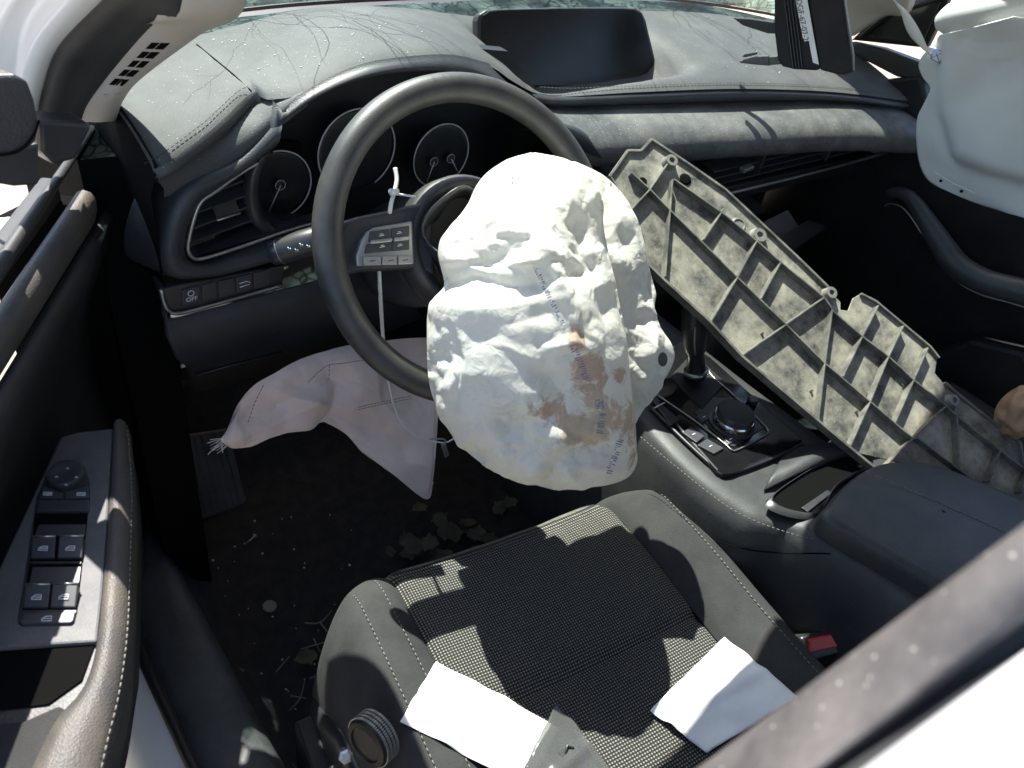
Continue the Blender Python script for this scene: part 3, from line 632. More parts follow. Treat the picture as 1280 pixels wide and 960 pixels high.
# right driver vent: curved chrome line and shroud beside the wheel
loft('vent_shroud', [[AY(x, y, .585) for x, y in ((698, 152), (730, 165), (760, 200), (790, 240))], [AY(x, y, .56) for x, y in ((702, 158), (735, 178), (765, 215), (790, 260))], [AY(x, y, .57) for x, y in ((706, 170), (726, 190), (745, 225), (760, 270))], [AY(x, y, .60) for x, y in ((706, 172), (724, 192), (740, 225), (755, 270))]], 24, 'dash_dark', dash)
MB().tube(spl([AY(x, y, .572) for x, y in ((716, 176), (730, 187), (741, 201), (752, 222))], 16), .0014, 6).o('vent_frame', 'satin', dash)
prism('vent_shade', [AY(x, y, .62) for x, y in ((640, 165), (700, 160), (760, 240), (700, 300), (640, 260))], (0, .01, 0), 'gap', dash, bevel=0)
# swept recess at the display
def tc_(x, y, l): return cast(top, x, y, l) or top_at(x, y, l)
# ================================================================== DISPLAY
dn = Vector((-.10, -.93, .36)).normalized(); dp = AY(735, 108, .715)
dis = thing('display_screen', 'wide black infotainment display standing on the dashboard', 'display', AP(730, 105, dp, dn))
so_ = [AP(x, y, dp, dn) for x, y in ((598, 26), (600, 18), (608, 13), (622, 11), (700, 9), (780, 9), (796, 10), (804, 15), (809, 26), (826, 98), (824, 106), (700, 110), (645, 109), (637, 105), (606, 72), (599, 60))]
prism('housing', [p - dn*.002 for p in so_], -dn*.018, 'bezel', dis, bevel=.003)
cc = sum(so_, Vector())/len(so_)
prism('panel', [lerp(p, cc, .035) - dn*.0005 for p in so_], -dn*.006, 'screen', dis, bevel=.001)
prism('foot', [AP(x, y, dp, dn) - dn*.02 for x, y in ((660, 90), (790, 90), (800, 125), (650, 125))], -dn*.02, 'black', dis, bevel=.003)

# ================================================================== STEERING WHEEL
W0 = AY(593, 304, .42)
wn = (ROT @ Vector((.497, -.093, .863))).normalized()      # towards the driver
wx = Vector((1, 0, 0)); wx = (wx - wn*wx.dot(wn)).normalized(); wy = wn.cross(wx)
wd = (W0-CAMPOS).dot(ray(640, 480)) / 1.0
W0 = CAMPOS + ROT @ Vector((-.043, .162, -.884))
whl = thing('steering_wheel', 'black grained steering wheel with control buttons on its spoke', 'steering wheel', W0)
RM, rm = .1715, .0157
rows = []
for i in range(120):
    t = 2*math.pi*i/120; d = wx*math.cos(t) + wy*math.sin(t); row = []
    for j in range(20):
        q = 2*math.pi*j/20; a = math.cos(q); b = math.sin(q)
        k = 1 + .05*math.cos(2*q) ; row.append(W0 + d*(RM + rm*a*k*.98) + wn*(rm*1.08*b*k))
    rows.append(row)
MB().grid(rows, cu=True, cv=True).o('rim', 'rim', whl)
def WP(px, py, off=0): return AP(px, py, W0 + wn*off, wn)
def wl(x, y, z=0): return W0 + wx*x + wy*y + wn*z
# hub: dished cover and the torn module rim
hc = W0
MB().lathe(W0 - wn*.055, wn, [(.075, 0), (.080, .012), (.080, .034), (.072, .044), (.064, .043), (.058, .034), (.05, .03), (.02, .028), (.001, .028)], 48).o('hub', 'rim', whl)
rg = random.Random(5)
tr = []
for i in range(40):
    t = 2*math.pi*i/40; r0 = .052 + .004*math.sin(5*t); tr.append([W0 + (wx*math.cos(t) + wy*math.sin(t))*(r0 + .004*k*(1+.8*math.sin(3*t+1))) + wn*(-.018 + .012*k + .004*math.sin(4*t)*k) for k in range(4)])
MB().grid(tr, cv=True).o('torn_cover', 'dash_dark', whl, solid=.002)
def spoke(name, a0, a1, pts, m='dash_dark'):
    return prism(name, pts, -wn*.018, m, whl, bevel=.005, segs=3)
sL = spoke('spoke', 0, 0, [WP(x, y, -.012) for x, y in ((418, 296), (432, 276), (450, 270), (490, 262), (520, 255), (540, 250), (545, 345), (520, 336), (450, 340), (432, 345), (420, 330))])
sR = spoke('spoke', 0, 0, [wl(x, y, -.012) for x, y in ((.06, .02), (.16, .012), (.168, -.03), (.155, -.045), (.06, -.05))])
sB = spoke('spoke', 0, 0, [wl(x, y, -.016) for x, y in ((-.03, -.05), (.03, -.05), (.025, -.165), (-.025, -.165))])
# left switch pod
pod = prism('switch_pod', [WP(x, y, -.004) for x, y in ((446, 333), (445, 320), (452, 300), (460, 289), (470, 284), (516, 276), (518, 330), (500, 331))], -wn*.012, 'silverplastic', sL, bevel=.002)
def q4(z, *p): return [WP(x, y, z) for x, y in p]
Z2 = -.0015
prism('button', q4(Z2, (463, 289), (487, 286), (489, 298), (461, 303)), -wn*.006, 'button', pod, bevel=.001)
prism('button', q4(Z2, (489, 285.5), (512, 282), (512, 295), (490, 298)), -wn*.006, 'button', pod, bevel=.001)
prism('button', q4(Z2, (459, 305), (489, 301.5), (489, 314), (456, 317)), -wn*.006, 'button', pod, bevel=.001)
prism('button', q4(Z2, (490.5, 301.3), (512, 299), (512, 312), (490.5, 314)), -wn*.006, 'button', pod, bevel=.001)
prism('toggle_bar', q4(.001, (464, 300), (490, 297), (490, 302), (463, 305)), -wn*.006, 'satin', pod, bevel=.001)
prism('toggle_bar', q4(.001, (493, 296.6), (512, 294.6), (512, 300), (493, 302)), -wn*.006, 'satin', pod, bevel=.001)
for x0, x1 in ((454.5, 477), (478, 497), (498, 515)): prism('button', q4(.0005, (x0, 320.5-(x0-454)*.02), (x1-.6, 320.3-(x0-454)*.02), (x1-.6, 331.5-(x0-454)*.03), (x0, 332-(x0-454)*.03)), -wn*.006, 'silverplastic', pod, bevel=.001)
for x, y in ((477, 294.5), (499, 291.5), (478, 308.5), (500, 307)):
    c = WP(x, y, -.0008); MB().tube([c - wx*.003, c + wx*.003], .0005, 4).tube([c - wx*.0015 + wy*.0018, c + wx*.0022 + wy*.0014], .0004, 4).o('button_icon', 'icon', pod)
for x, y in ((466, 326), (489, 325.5), (507, 325)):
    c = WP(x, y, .0012); MB().tube([c - wx*.003, c + wx*.003], .0004, 4).o('button_icon', 'ink', pod)
# column shroud behind the wheel
MB().lathe(W0 - wn*.05, -wn, [(.05, 0), (.066, .01), (.072, .05), (.075, .12), (.07, .2), (.02, .21)], 32).o('column_shroud', 'dash_dark', whl)
# stalk
st = MB(); s0, s1 = AY(338, 318, .545), AY(394, 300, .52)
s2 = AY(470, 285, .50)
ax = (s1-s0).normalized()
stalk = st.tube([s0, s0 + ax*.002, s0 + ax*.010, lerp(s0, s1, .3), lerp(s0, s1, .7), s1, lerp(s1, s2, .5), s2], [.011, .0135, .0145, .0150, .0155, .015, .013, .012], 24).o('turn_signal_stalk', 'bezel')
tag(stalk, 'ribbed black turn signal stalk sticking out behind the steering wheel', 'stalk')
tocam = (CAMPOS - s0).normalized(); up_ = (tocam - ax*tocam.dot(ax)).normalized(); side = ax.cross(up_)
MB().tube([s0 + ax*.012 + (up_*math.cos(t) + side*math.sin(t))*.0147 for t in np.linspace(0, 6.28, 30)], .0006, 5, cap=False).o('stalk_ring', 'satin', stalk)
for k in range(4):
    c = lerp(s0, s1, .48 + .13*k) + up_*.0154 + side*.004*(k % 2)
    MB().tube([c - side*.0018, c + ax*.0012, c + side*.0018], .0004, 4).tube([c + ax*.0026, c + ax*.0026 + side*.002], .0004, 4).o('stalk_mark', 'icon', stalk)
c = s0 - ax*.0012 + up_*.003
MB().box(c, side*.003, up_*.002, ax*.0006).o('end_mark', 'icon', stalk)

# ================================================================== CLOTH: buckled sheets
def crumple(X0, cu, scale, iters, anchor, seed, amp=.002, bend=.5, mask=None):
    rng = np.random.default_rng(seed); X = X0 + rng.normal(0, amp, X0.shape)
    offs = [((0, 1), 1.), ((1, 0), 1.), ((1, 1), .7), ((1, -1), .7), ((0, 2), bend), ((2, 0), bend)]
    nv, nu = X.shape[:2]
    def pair(A, o):
        dv, du = o
        if cu: B = np.roll(A, -du, axis=1); return A[:nv-dv], B[dv:]
        if du >= 0: return A[:nv-dv, :nu-du], A[dv:, du:]
        return A[:nv-dv, -du:], A[dv:, :nu+du]
    if mask is None: mask = np.ones(X0.shape[:2])
    M3 = mask[..., None]; sv, su = scale if isinstance(scale, tuple) else (scale, scale)
    X = X0 + (X - X0)*M3
    def sc_(o): return 1 + ((sv-1)*abs(o[0]) + (su-1)*abs(o[1]))/(abs(o[0])+abs(o[1]))*pair(M3, o)[0][..., 0]
    rest = [np.linalg.norm(pair(X0, o)[1]-pair(X0, o)[0], axis=2)*sc_(o) + 1e-9 for o, _ in offs]
    for it in range(iters):
        D = np.zeros_like(X); Wt = np.full(X.shape[:2], 1e-6)
        for (o, wt), rs in zip(offs, rest):
            A, B = pair(X, o); d = B - A; l = np.linalg.norm(d, axis=2) + 1e-9
            c = (d*((l-rs)/l*.5*wt)[..., None]); dv, du = o
            if cu:
                D[:nv-dv] += c; Wt[:nv-dv] += wt
                E = np.zeros_like(X); E[dv:] = c; F = np.zeros_like(Wt); F[dv:] = wt
                D -= np.roll(E, du, axis=1); Wt += np.roll(F, du, axis=1)
            elif du >= 0:
                D[:nv-dv, :nu-du] += c; Wt[:nv-dv, :nu-du] += wt; D[dv:, du:] -= c; Wt[dv:, du:] += wt
            else:
                D[:nv-dv, -du:] += c; Wt[:nv-dv, -du:] += wt; D[dv:, :nu+du] -= c; Wt[dv:, :nu+du] += wt
        X = X + 1.6*D/Wt[..., None]; X = X + anchor*(X0-X)
    return X
def upsample(X, cu, k=2):
    def up1(A, ax, closed):
        n = A.shape[ax]; A = np.moveaxis(A, ax, 0)
        if closed: q = np.arange(n*k)/k; g = lambda i: A[np.mod(i, n)]
        else: q = np.linspace(0, n-1, (n-1)*k+1); g = lambda i: A[np.clip(i, 0, n-1)]
        i = np.floor(q).astype(int); t = (q-i)[:, None, None]
        p0, p1, p2, p3 = g(i-1), g(i), g(i+1), g(i+2)
        r = .5*((2*p1)+(-p0+p2)*t+(2*p0-5*p1+4*p2-p3)*t*t+(-p0+3*p1-3*p2+p3)*t**3)
        return np.moveaxis(r, 0, ax)
    return up1(up1(X, 0, False), 1, cu)
def blob(leftpx, rightpx, p0, n, front, back, nv=30, nu=44):
    """closed bag from its left and right outline on a middle plane, bulging to both sides"""
    L = spl([AP(x, y, p0, n) for x, y in leftpx], nv); Rr = spl([AP(x, y, p0, n) for x, y in rightpx], nv)
    X = np.zeros((nv, nu, 3))
    for i in range(nv):
        v = i/(nv-1); c = (L[i]+Rr[i])*.5; h = (Rr[i]-L[i])*.5
        prof = math.sin(math.pi*min(1, max(0, v*.94+.03)))**.6
        for j in range(nu):
            t = 2*math.pi*j/nu; ct, st_ = math.cos(t), math.sin(t)
            ct = math.copysign(abs(ct)**.8, ct); f = front if st_ > 0 else back
            st_ = math.copysign(abs(st_)**.8, st_)
            X[i, j] = c + h*ct + n*(f(v)*prof*st_)
    return X
def cloth_obj(name, X, m, parent, cu=True, attr=None, uv=True):
    nv, nu = X.shape[:2]; b = MB(); b.grid([[Vector(p) for p in r] for r in X], cu=cu)
    if cu:
        b.f.append(tuple(range(nu))); b.f.append(tuple(range((nv-1)*nu, nv*nu)))
    o = b.o(name, m, parent)
    if attr is not None:
        ca = o.data.color_attributes.new('stain', 'FLOAT_COLOR', 'POINT')
        P = X.reshape(-1, 3); cols = attr(P); ca.data.foreach_set('color', np.concatenate([cols, np.ones((len(cols), 1))], 1).ravel())
    return o
_MI = np.array(ROT.transposed())
def topx(P):
    c = (P-np.array(CAMPOS)) @ _MI.T; return 640-c[:, 0]/c[:, 2]*FPX, 480+c[:, 1]/c[:, 2]*FPX
# ------------------------------------------------------------------ driver airbag
bT_, bB_ = AY(672, 195, .40), AY(690, 605, .200); an = (ROT @ Vector((1, 0, 0))).cross(bT_-bB_).normalized(); an = an if an.dot(CAMPOS-bT_) > 0 else -an; ap0 = (bT_+bB_)*.5
bag = thing('driver_airbag', 'deflated white driver airbag with brown stains hanging from the steering wheel', 'airbag', AP(690, 230, ap0, an))
Lf = [(655, 196), (628, 205), (600, 228), (582, 262), (566, 282), (550, 309), (553, 340), (556, 356), (541, 378), (536, 405), (537, 461), (545, 499), (569, 544), (606, 577), (649, 595), (686, 607)]
Rf = [(672, 194), (712, 204), (738, 226), (752, 258), (752, 290), (758, 320), (766, 350), (773, 385), (780, 425), (784, 460), (788, 495), (791, 525), (793, 555), (792, 578), (772, 596), (700, 609)]
X = blob(Lf, Rf, ap0, an, lambda v: .070+.035*math.sin(3.1*v), lambda v: .085)
# pinched waist and long folds before the fine buckling
def pxmask(X, spots, lo):
    x, y = topx(X.reshape(-1, 3)); m = np.full(len(x), lo)
    for cx, cy, sx, sy, k in spots: m = np.maximum(m, k*np.exp(-((x-cx)/sx)**2-((y-cy)/sy)**2))
    return m.reshape(X.shape[:2])
WR = [(620, 330, 75, 42, 1.), (700, 340, 70, 50, .8), (545, 440, 18, 60, .9), (680, 590, 80, 22, 1.), (735, 480, 45, 60, .7), (765, 250, 30, 60, .8), (575, 265, 30, 25, .9), (640, 520, 60, 30, .6)]
X = crumple(X, True, (1.02, 1.01), 140, .03, 11, .003, .5)
X = upsample(X, True); X = crumple(X, True, (1.02, 1.012), 100, .03, 12, .0008, .4, pxmask(X, WR, .22))
X = upsample(X, True); X = crumple(X, True, (1.012, 1.01), 40, .04, 13, .0002, .4, pxmask(X, WR, .3))
def creases(X, seed, lines, n_rand, area, amp=.0035, sign=None):
    """sharp cloth folds: each line is a ridge or valley pressed into the surface along its normal"""
    rng = np.random.default_rng(seed); x, y = topx(X.reshape(-1, 3)); sh = X.shape[:2]
    du = np.roll(X, -1, 1)-np.roll(X, 1, 1); dv = np.gradient(X, axis=0); N = np.cross(du, dv); N /= np.linalg.norm(N, axis=2, keepdims=True)+1e-9
    c = X.mean((0, 1)); N *= np.sign(np.sum(N*(X-c), axis=2)).mean() or 1.
    h = np.zeros(len(x)); L = list(lines)
    for k in range(n_rand):
        cx, cy, sx, sy, ang, ln, am = area[rng.integers(len(area))]; px, py = rng.normal(cx, sx), rng.normal(cy, sy); a = ang + rng.normal(0, .35); l = ln*rng.uniform(.4, 1.3)
        bend_ = rng.normal(0, .25); p = [(px-l/2*math.cos(a-bend_), py-l/2*math.sin(a-bend_)), (px, py), (px+l/2*math.cos(a+bend_), py+l/2*math.sin(a+bend_))]
        wd0 = l*rng.uniform(.28, .6); L.append((p, wd0, am*rng.choice((-1, 1), p=(.55, .45))*rng.uniform(.4, 1.)*wd0*.00085))
    for pts, wd_, am in L:
        d = np.full(len(x), 1e9); tt = np.zeros(len(x)); tot = len(pts)-1
        for i in range(tot):
            (x0, y0), (x1, y1) = pts[i], pts[i+1]; ex, ey = x1-x0, y1-y0; l2 = ex*ex+ey*ey+1e-6
            t = np.clip(((x-x0)*ex+(y-y0)*ey)/l2, 0, 1); q = np.hypot(x-x0-t*ex, y-y0-t*ey); m = q < d; d = np.where(m, q, d); tt = np.where(m, (i+t)/tot, tt)
        pr = np.maximum(0, 1-d/wd_)
        h += am*pr*np.sin(np.pi*np.clip(tt*.9+.05, 0, 1))**.6
    front = np.sum(N*(np.array(CAMPOS)-X), axis=2).reshape(-1) > 0
    return X + N*(np.where(front, h, 0)*amp/.0035).reshape(*sh, 1)
HOR = [([(546, 356), (590, 345), (640, 356), (700, 350)], 26, -.011), ([(540, 380), (600, 388), (660, 376), (705, 352)], 24, .007), ([(562, 312), (610, 320), (660, 308), (715, 316)], 18, -.006), ([(575, 288), (610, 298), (660, 286)], 20, .006),
       ([(668, 296), (690, 330), (714, 390), (726, 430)], 24, .008), ([(706, 318), (738, 335), (754, 372), (762, 430)], 20, -.006), ([(686, 436), (715, 428), (738, 440)], 12, .007),
       ([(538, 400), (560, 440), (552, 490), (580, 545)], 22, -.008), ([(600, 575), (640, 540), (690, 515), (722, 470)], 32, -.008), ([(650, 600), (684, 566), (705, 540), (745, 535)], 24, .009), ([(610, 460), (660, 505), (700, 515)], 34, .006),
       ([(680, 608), (700, 575), (735, 562), (790, 578)], 18, -.008), ([(735, 236), (726, 280), (742, 330)], 18, -.006), ([(580, 250), (602, 278), (575, 306)], 20, -.009), ([(560, 560), (610, 545), (640, 560)], 20, .006), ([(700, 575), (720, 600)], 16, .008)]
FINE = [([(560, 336), (600, 330), (650, 338), (690, 330)], 7, -.003), ([(548, 368), (590, 366), (640, 362)], 6, .0025), ([(590, 300), (640, 296), (690, 304)], 6, -.0025), ([(700, 300), (728, 320), (748, 350)], 7, -.003), ([(712, 352), (722, 390), (720, 430)], 6, .0025),
        ([(560, 400), (575, 450), (568, 500)], 7, -.003), ([(600, 560), (640, 552), (680, 560), (720, 548)], 7, .003), ([(640, 585), (660, 560), (700, 552)], 6, -.003), ([(620, 430), (670, 450), (700, 480)], 8, .002), ([(690, 520), (720, 545), (770, 560)], 8, -.003), ([(680, 590), (720, 582), (780, 590)], 6, .003), ([(600, 240), (640, 262), (690, 262)], 8, -.002), ([(650, 205), (700, 230), (735, 275)], 9, .002)]
AR = [(625, 330, 45, 26, .05, 60, .30), (700, 330, 30, 40, .9, 45, .30), (690, 585, 50, 14, -.5, 35, .34), (548, 440, 9, 45, 1.5, 35, .30), (735, 490, 26, 55, 1.3, 40, .24), (640, 530, 50, 32, .6, 70, .20), (748, 260, 14, 40, 1.3, 35, .26), (620, 250, 45, 28, .3, 36, .12), (640, 430, 65, 45, .3, 80, .12)]
X = upsample(X, True); X = creases(X, 5, HOR, 110, AR); X = creases(X, 15, FINE, 190, [(a_, b_, c_, d_, e_, f_*.5, g_*1.25) for a_, b_, c_, d_, e_, f_, g_ in AR])
P0 = [(722, 425, 16, 20), (735, 462, 20, 28), (742, 500, 26, 34), (760, 520, 36, 26), (690, 512, 34, 18), (716, 526, 40, 18), (788, 530, 14, 50), (775, 470, 8, 20), (735, 545, 40, 14)]
def to_at(P):
    x, y = topx(P); n_ = len(P); st = np.zeros(n_); g = np.zeros(n_); bl = np.zeros(n_)
    for cx, cy, sx, sy in P0: st = np.maximum(st, .74*np.exp(-((x-cx)/sx)**2-((y-cy)/sy)**2))
    for cx, cy, sx, sy in ((742, 500, 40, 60), (700, 560, 60, 30), (640, 500, 80, 40), (640, 250, 40, 30)): g = np.maximum(g, .55*np.exp(-((x-cx)/sx)**2-((y-cy)/sy)**2))
    for x0, y0, x1, y1, w_ in ((749, 512, 750, 500, 6),):
        dx, dy = x1-x0, y1-y0; L2 = math.hypot(dx, dy); t = ((x-x0)*dx+(y-y0)*dy)/L2; dd = abs((x-x0)*dy-(y-y0)*dx)/L2
        bl = np.maximum(bl, ((t > 0) & (t < L2) & (dd < w_)).astype(float))
    front = ((P-np.array(ap0)) @ np.array(an)) > -.02
    return np.stack([st*front, g, bl*front], 1)
fp = cloth_obj('front_panel', X, 'nylon', bag, attr=to_at)
pm = MB(); rg = random.Random(4)
def mark(x0, y0, x1, y1, wd_, dens, code):
    n = int(math.hypot(x1-x0, y1-y0)/dens); ux, uy = (x1-x0)/n, (y1-y0)/n; l = math.hypot(ux, uy); nx, ny = -uy/l, ux/l
    for i in range(n):
        for (a, b) in (((-wd_, wd_),) if code else ((-wd_, -wd_*.2), (-.1*wd_, wd_))):
            if rg.random() < .22: continue
            t0, t1 = i + rg.uniform(0, .3), i + rg.uniform(.45, .8); a2, b2 = a*rg.uniform(.6, 1), b*rg.uniform(.6, 1)
            q = [cast(fp, x0+ux*t+nx*w_, y0+uy*t+ny*w_, .0006) for t, w_ in ((t0, a2), (t1, a2), (t1, b2), (t0, b2))]
            if all(q): pm.add(q, [(0, 1, 2, 3)])
mark(761, 592, 776, 545, 5, 2.6, False); mark(749, 542, 753, 516, 5, 2.2, True); mark(733, 474, 716, 430, 5, 3, False); mark(704, 405, 668, 332, 3.5, 3, False); mark(641, 221, 641, 240, 1.2, 3, True)
pm.o('printed_marks', 'faded_ink', bag, smooth=False)['kind'] = 'stuff'
ap1 = ap0 - an*.055
Lb = [(690, 205), (660, 230), (640, 270), (640, 330), (650, 380), (660, 420), (680, 460), (700, 500), (720, 540), (740, 565)]
Rb = [(722, 204), (756, 222), (783, 252), (800, 290), (810, 335), (818, 370), (817, 398), (838, 432), (836, 460), (797, 522), (780, 560)]
X = blob(Lb, Rb, ap1, an, lambda v: .045, lambda v: .075, 26, 36)
X = crumple(X, True, (1.01, 1.02), 120, .03, 21, .003, .5); X = upsample(X, True); X = crumple(X, True, (1.01, 1.015), 120, .02, 22, .0008, .4); X = upsample(X, True)
X = upsample(X, True); X = creases(X, 6, [([(785, 290), (790, 350), (800, 400)], 18, -.008), ([(800, 380), (818, 420), (812, 470)], 14, .007), ([(770, 240), (790, 290), (800, 340)], 14, .006), ([(795, 400), (815, 395)], 14, -.008)], 60, [(785, 300, 14, 55, 1.2, 40, .34), (808, 400, 14, 35, 1.0, 35, .34), (805, 480, 18, 25, .3, 35, .30)])
bpn = cloth_obj('back_panel', X, 'nylon', bag, attr=lambda P: np.stack([np.zeros(len(P)), .4*np.ones(len(P)), np.zeros(len(P))], 1))
vh = [cast(bpn, 828+6*math.cos(t), 449+9*math.sin(t), .0007) for t in np.linspace(0, 6.0, 14)]; vh = [p for p in vh if p]
if len(vh) > 5: obj('vent_hole', vh, [tuple(range(len(vh)))], 'torn', bag, smooth=False)
seam = [cast(fp, x, y, .0002) or AP(x, y, ap0 + an*.012, an) for x, y in SEAMPX] if 0 else [AP(x, y, ap0 + an*.012, an) for x, y in ((752, 262), (754, 292), (765, 342), (778, 408), (786, 468), (792, 520), (795, 575))]
MB().tube(spl(seam, 40), .0016, 6).o('seam', 'strap', bag)
# ------------------------------------------------------------------ knee airbag
knb = thing('knee_airbag', 'deflated pinkish beige knee airbag drooping under the dashboard', 'airbag', AY(440, 440, .56))
Tk = [(276, 549), (284, 536), (298, 505), (318, 482), (346, 466), (385, 446), (430, 434), (470, 428), (505, 424), (530, 423), (548, 424)]
Bk = [(278, 553), (291, 560), (310, 557), (335, 548), (360, 540), (388, 534), (412, 527), (450, 556), (490, 590), (532, 621), (541, 600)]
def ky(x, y): return .555 - .0006*(y-424) - .00012*max(0, x-450)
tk = paired([AY(x, y, ky(x, y)) for x, y in Tk], 44); bk = paired([AY(x, y, ky(x, y)) for x, y in Bk], 44)
nv = 18; Xk = np.zeros((2*nv, 44, 3)); 
for j in range(44):
    for i in range(nv):
        t = i/(nv-1); p = lerp(tk[j], bk[j], t); bu = math.sin(math.pi*t)**.7*(.010 + .006*math.sin(j*.35))*min(1, j/8)
        Xk[i, j] = p + Vector((-.3, -.8, .5))*bu
        Xk[2*nv-1-i, j] = p + Vector((.2, .8, -.3))*bu*.6
Xk = crumple(Xk, False, (1.015, 1.035), 120, .05, 31, .002, .5); Xk = upsample(Xk, False); Xk = crumple(Xk, False, (1.02, 1.03), 80, .04, 32, .0007, .3)
Xk = creases(upsample(Xk, False), 8, [([(292, 530), (350, 505), (400, 478)], 22, -.008), ([(398, 445), (424, 480), (412, 527)], 22, -.008), ([(455, 436), (470, 500), (525, 545)], 26, .008), ([(425, 520), (480, 548), (540, 562)], 20, -.007), ([(465, 560), (500, 578), (540, 585)], 18, .006), ([(330, 485), (370, 497), (430, 512)], 18, .007), ([(510, 430), (520, 480), (538, 520)], 18, -.006)], 50, [(420, 490, 70, 28, .2, 50, .22), (500, 560, 30, 25, .8, 50, .22), (330, 525, 30, 14, -.4, 40, .24)], amp=.0075)
cloth_obj('cloth', Xk, 'cloth_knee', knb, cu=False)
def kp(x, y): return AY(x, y, ky(x, y) - .020)
for pts in (((385, 478), (402, 462), (412, 456), (430, 454), (455, 450)), ((448, 512), (480, 505), (515, 498)), ((448, 509), (480, 502), (515, 495)), ((310, 528), (318, 505), (330, 480)), ((412, 456), (411, 478))):
    stitches('seam_stitch', [kp(*p) for p in pts], knb, 'stitch_dark', step=.0045, ln=.0035, r=.0005, lift=0)
fr = MB(); rg = random.Random(9)
for k in range(26):
    p = AY(277+rg.uniform(-2, 14), 550+rg.uniform(-4, 5), .485); fr.tube([p, p + Vector((rg.uniform(-.02, .0), rg.uniform(-.01, .01), rg.uniform(-.014, .002)))], .0004, 4)
fr.o('frayed_edge', 'strap', knb)

# ------------------------------------------------------------------ loose tethers
def strand(name, pts, r, label, m='strap', flat=None):
    o = MB().tube(spl(pts, 40), r, 8).o(name, m); tag(o, label, 'strap'); return o
strand('tether_cord', [AY(466, 329, .46), AY(473, 333, .45), AY(475, 360, .44), AY(478, 410, .44), AY(481, 440, .44), AY(488, 490, .43), AY(500, 525, .42), AY(520, 545, .41), AY(545, 552, .40), AY(558, 553, .39), AY(572, 545, .38)], [.0022]*20 + [.0011]*20, 'long cream cord hanging from the spoke down to a metal clip')
zt = strand('cable_tie', [AY(494, 210, .50), AY(496, 226, .49), AY(492, 243, .48), AY(489, 254, .47), AY(487, 266, .46)], .0024, 'short white cable tie standing above the left spoke')
MB().tube([AY(488, 240, .478), AY(497, 240, .478)], .004, 8).o('tie_head', 'strap', zt); MB().tube(spl([AY(494, 242, .48), AY(506, 244, .475), AY(520, 246, .46)], 8), .0013, 6).o('tie_tail', 'strap', zt)
cl = thing('metal_clip', 'small bent metal clip at the end of the cream cord', 'clip', AY(556, 560, .39))
MB().tube(spl([AY(x, y, .39) for x, y in ((538, 549), (555, 549), (556, 556), (552, 560))], 12), .0013, 6).o('wire', 'steel', cl)
prism('tab', [AY(x, y, .388) for x, y in ((552, 556), (558, 556), (562, 569), (557, 573))], (0, .003, 0), 'steel', cl, bevel=.001)

# ================================================================== DRIVER SEAT
SA = R(9); sr = Vector((math.cos(SA), -math.sin(SA), 0)); sf = Vector((math.sin(SA), math.cos(SA), 0)); SO = Vector((-.031, .085, 0))
def S(a, b, z): return SO + sr*a + sf*b + Vector((0, 0, z))
IW = .167
def hs(a):
    x = abs(a)
    if x <= IW: return .296 - .010*(1-(x/IW)**2)
    t = (x-IW)/(.272-IW)
    return .296 + .030*math.sin(min(1, t/.62)*math.pi/2) - (.045*max(0, (t-.55)/.45)**2)
def bmax(a): x = max(0, abs(a)-.13)/.145; return .212 - .075*x**2.2
def front(a, t):
    """t along the cushion: 0 back .. 1 front edge .. 2 down the front"""
    bm_ = bmax(a); r = .06
    b0 = -.36
    if t <= 1: b = lerp(b0, bm_-r, t); dz = 0
    else:
        q = (t-1)*1.9
        if q <= 1: b = bm_-r + r*math.sin(q*math.pi/2); dz = r*(1-math.cos(q*math.pi/2))
        else: b = bm_ - .012*(q-1); dz = r + (q-1)*.13
    return b, dz
def cush(a, t, drop=0):
    b, dz = front(a, t); sag = .004*math.sin(b*16+1)
    return S(a, b, max(.05, hs(a) + sag - dz - drop + .012*max(0, (-.05-b))/.2))
seat = thing('bucket_seat', 'black cloth driver seat with woven cushion centre and stitched bolsters', 'seat', S(0, -.1, 0))
def seat_part(name, avals, tvals, m, edge=True, crease=None):
    rows = []; uvs = []
    n, k = len(tvals), len(avals)
    for i, t in enumerate(tvals):
        row = []
        for j, a in enumerate(avals):
            drop = 0
            if edge:
                ea = min(j, k-1-j)/(k-1)*abs(avals[-1]-avals[0]); drop = .007*math.exp(-ea/.006)
                if crease is not None: 
                    et = abs(t-crease)*.5; drop += .008*math.exp(-et/.012)
            drop += -.0015*noise.noise((a*22, t*9, 3.1))
            p = cush(a, t, drop); row.append(p); uvs.append((a, front(a, t)[0] - front(a, t)[1]))
        rows.append(row)
    return MB().grid(rows).o(name, m, seat, uvs=uvs)
TC = .655
seat_part('cushion_centre', list(np.linspace(-IW, IW, 50)), list(np.linspace(TC, 1.85, 60)), 'woven', crease=TC)
seat_part('cushion_rear', list(np.linspace(-IW, IW, 50)), list(np.linspace(0.0, TC, 30)), 'woven', crease=TC)
for s_ in (-1, 1):
    av = list(np.linspace(IW, .272, 26)); rows = []; uvs = []
    for t in np.linspace(0, 1.85, 80):
        row = []
        for j, a in enumerate(av):
            drop = .007*math.exp(-(a-IW)/.006) - .002*noise.noise((a*18, t*8, s_))
            row.append(cush(s_*a, t, drop))
        e_ = row[-1]
        for k in range(1, 7): row.append(Vector((e_.x, e_.y, max(.045, e_.z - .028*k))) + sr*s_*(.010*math.sin(k/6*2.6)))
        rows.append(row)
    MB().grid(rows).o('bolster', 'grey_seat', seat)
    stitches('stitching', [cush(s_*.225, t, -.0012) for t in np.linspace(.3, 1.22, 24)], seat, 'stitch', step=.0065, r=.0006, lift=.0002)
    if s_ < 0: stitches('stitching', [cush(s_*.19, t, -.001) for t in np.linspace(.3, 1.22, 24)], seat, 'stitch', step=.0065, r=.0006, lift=.0002)
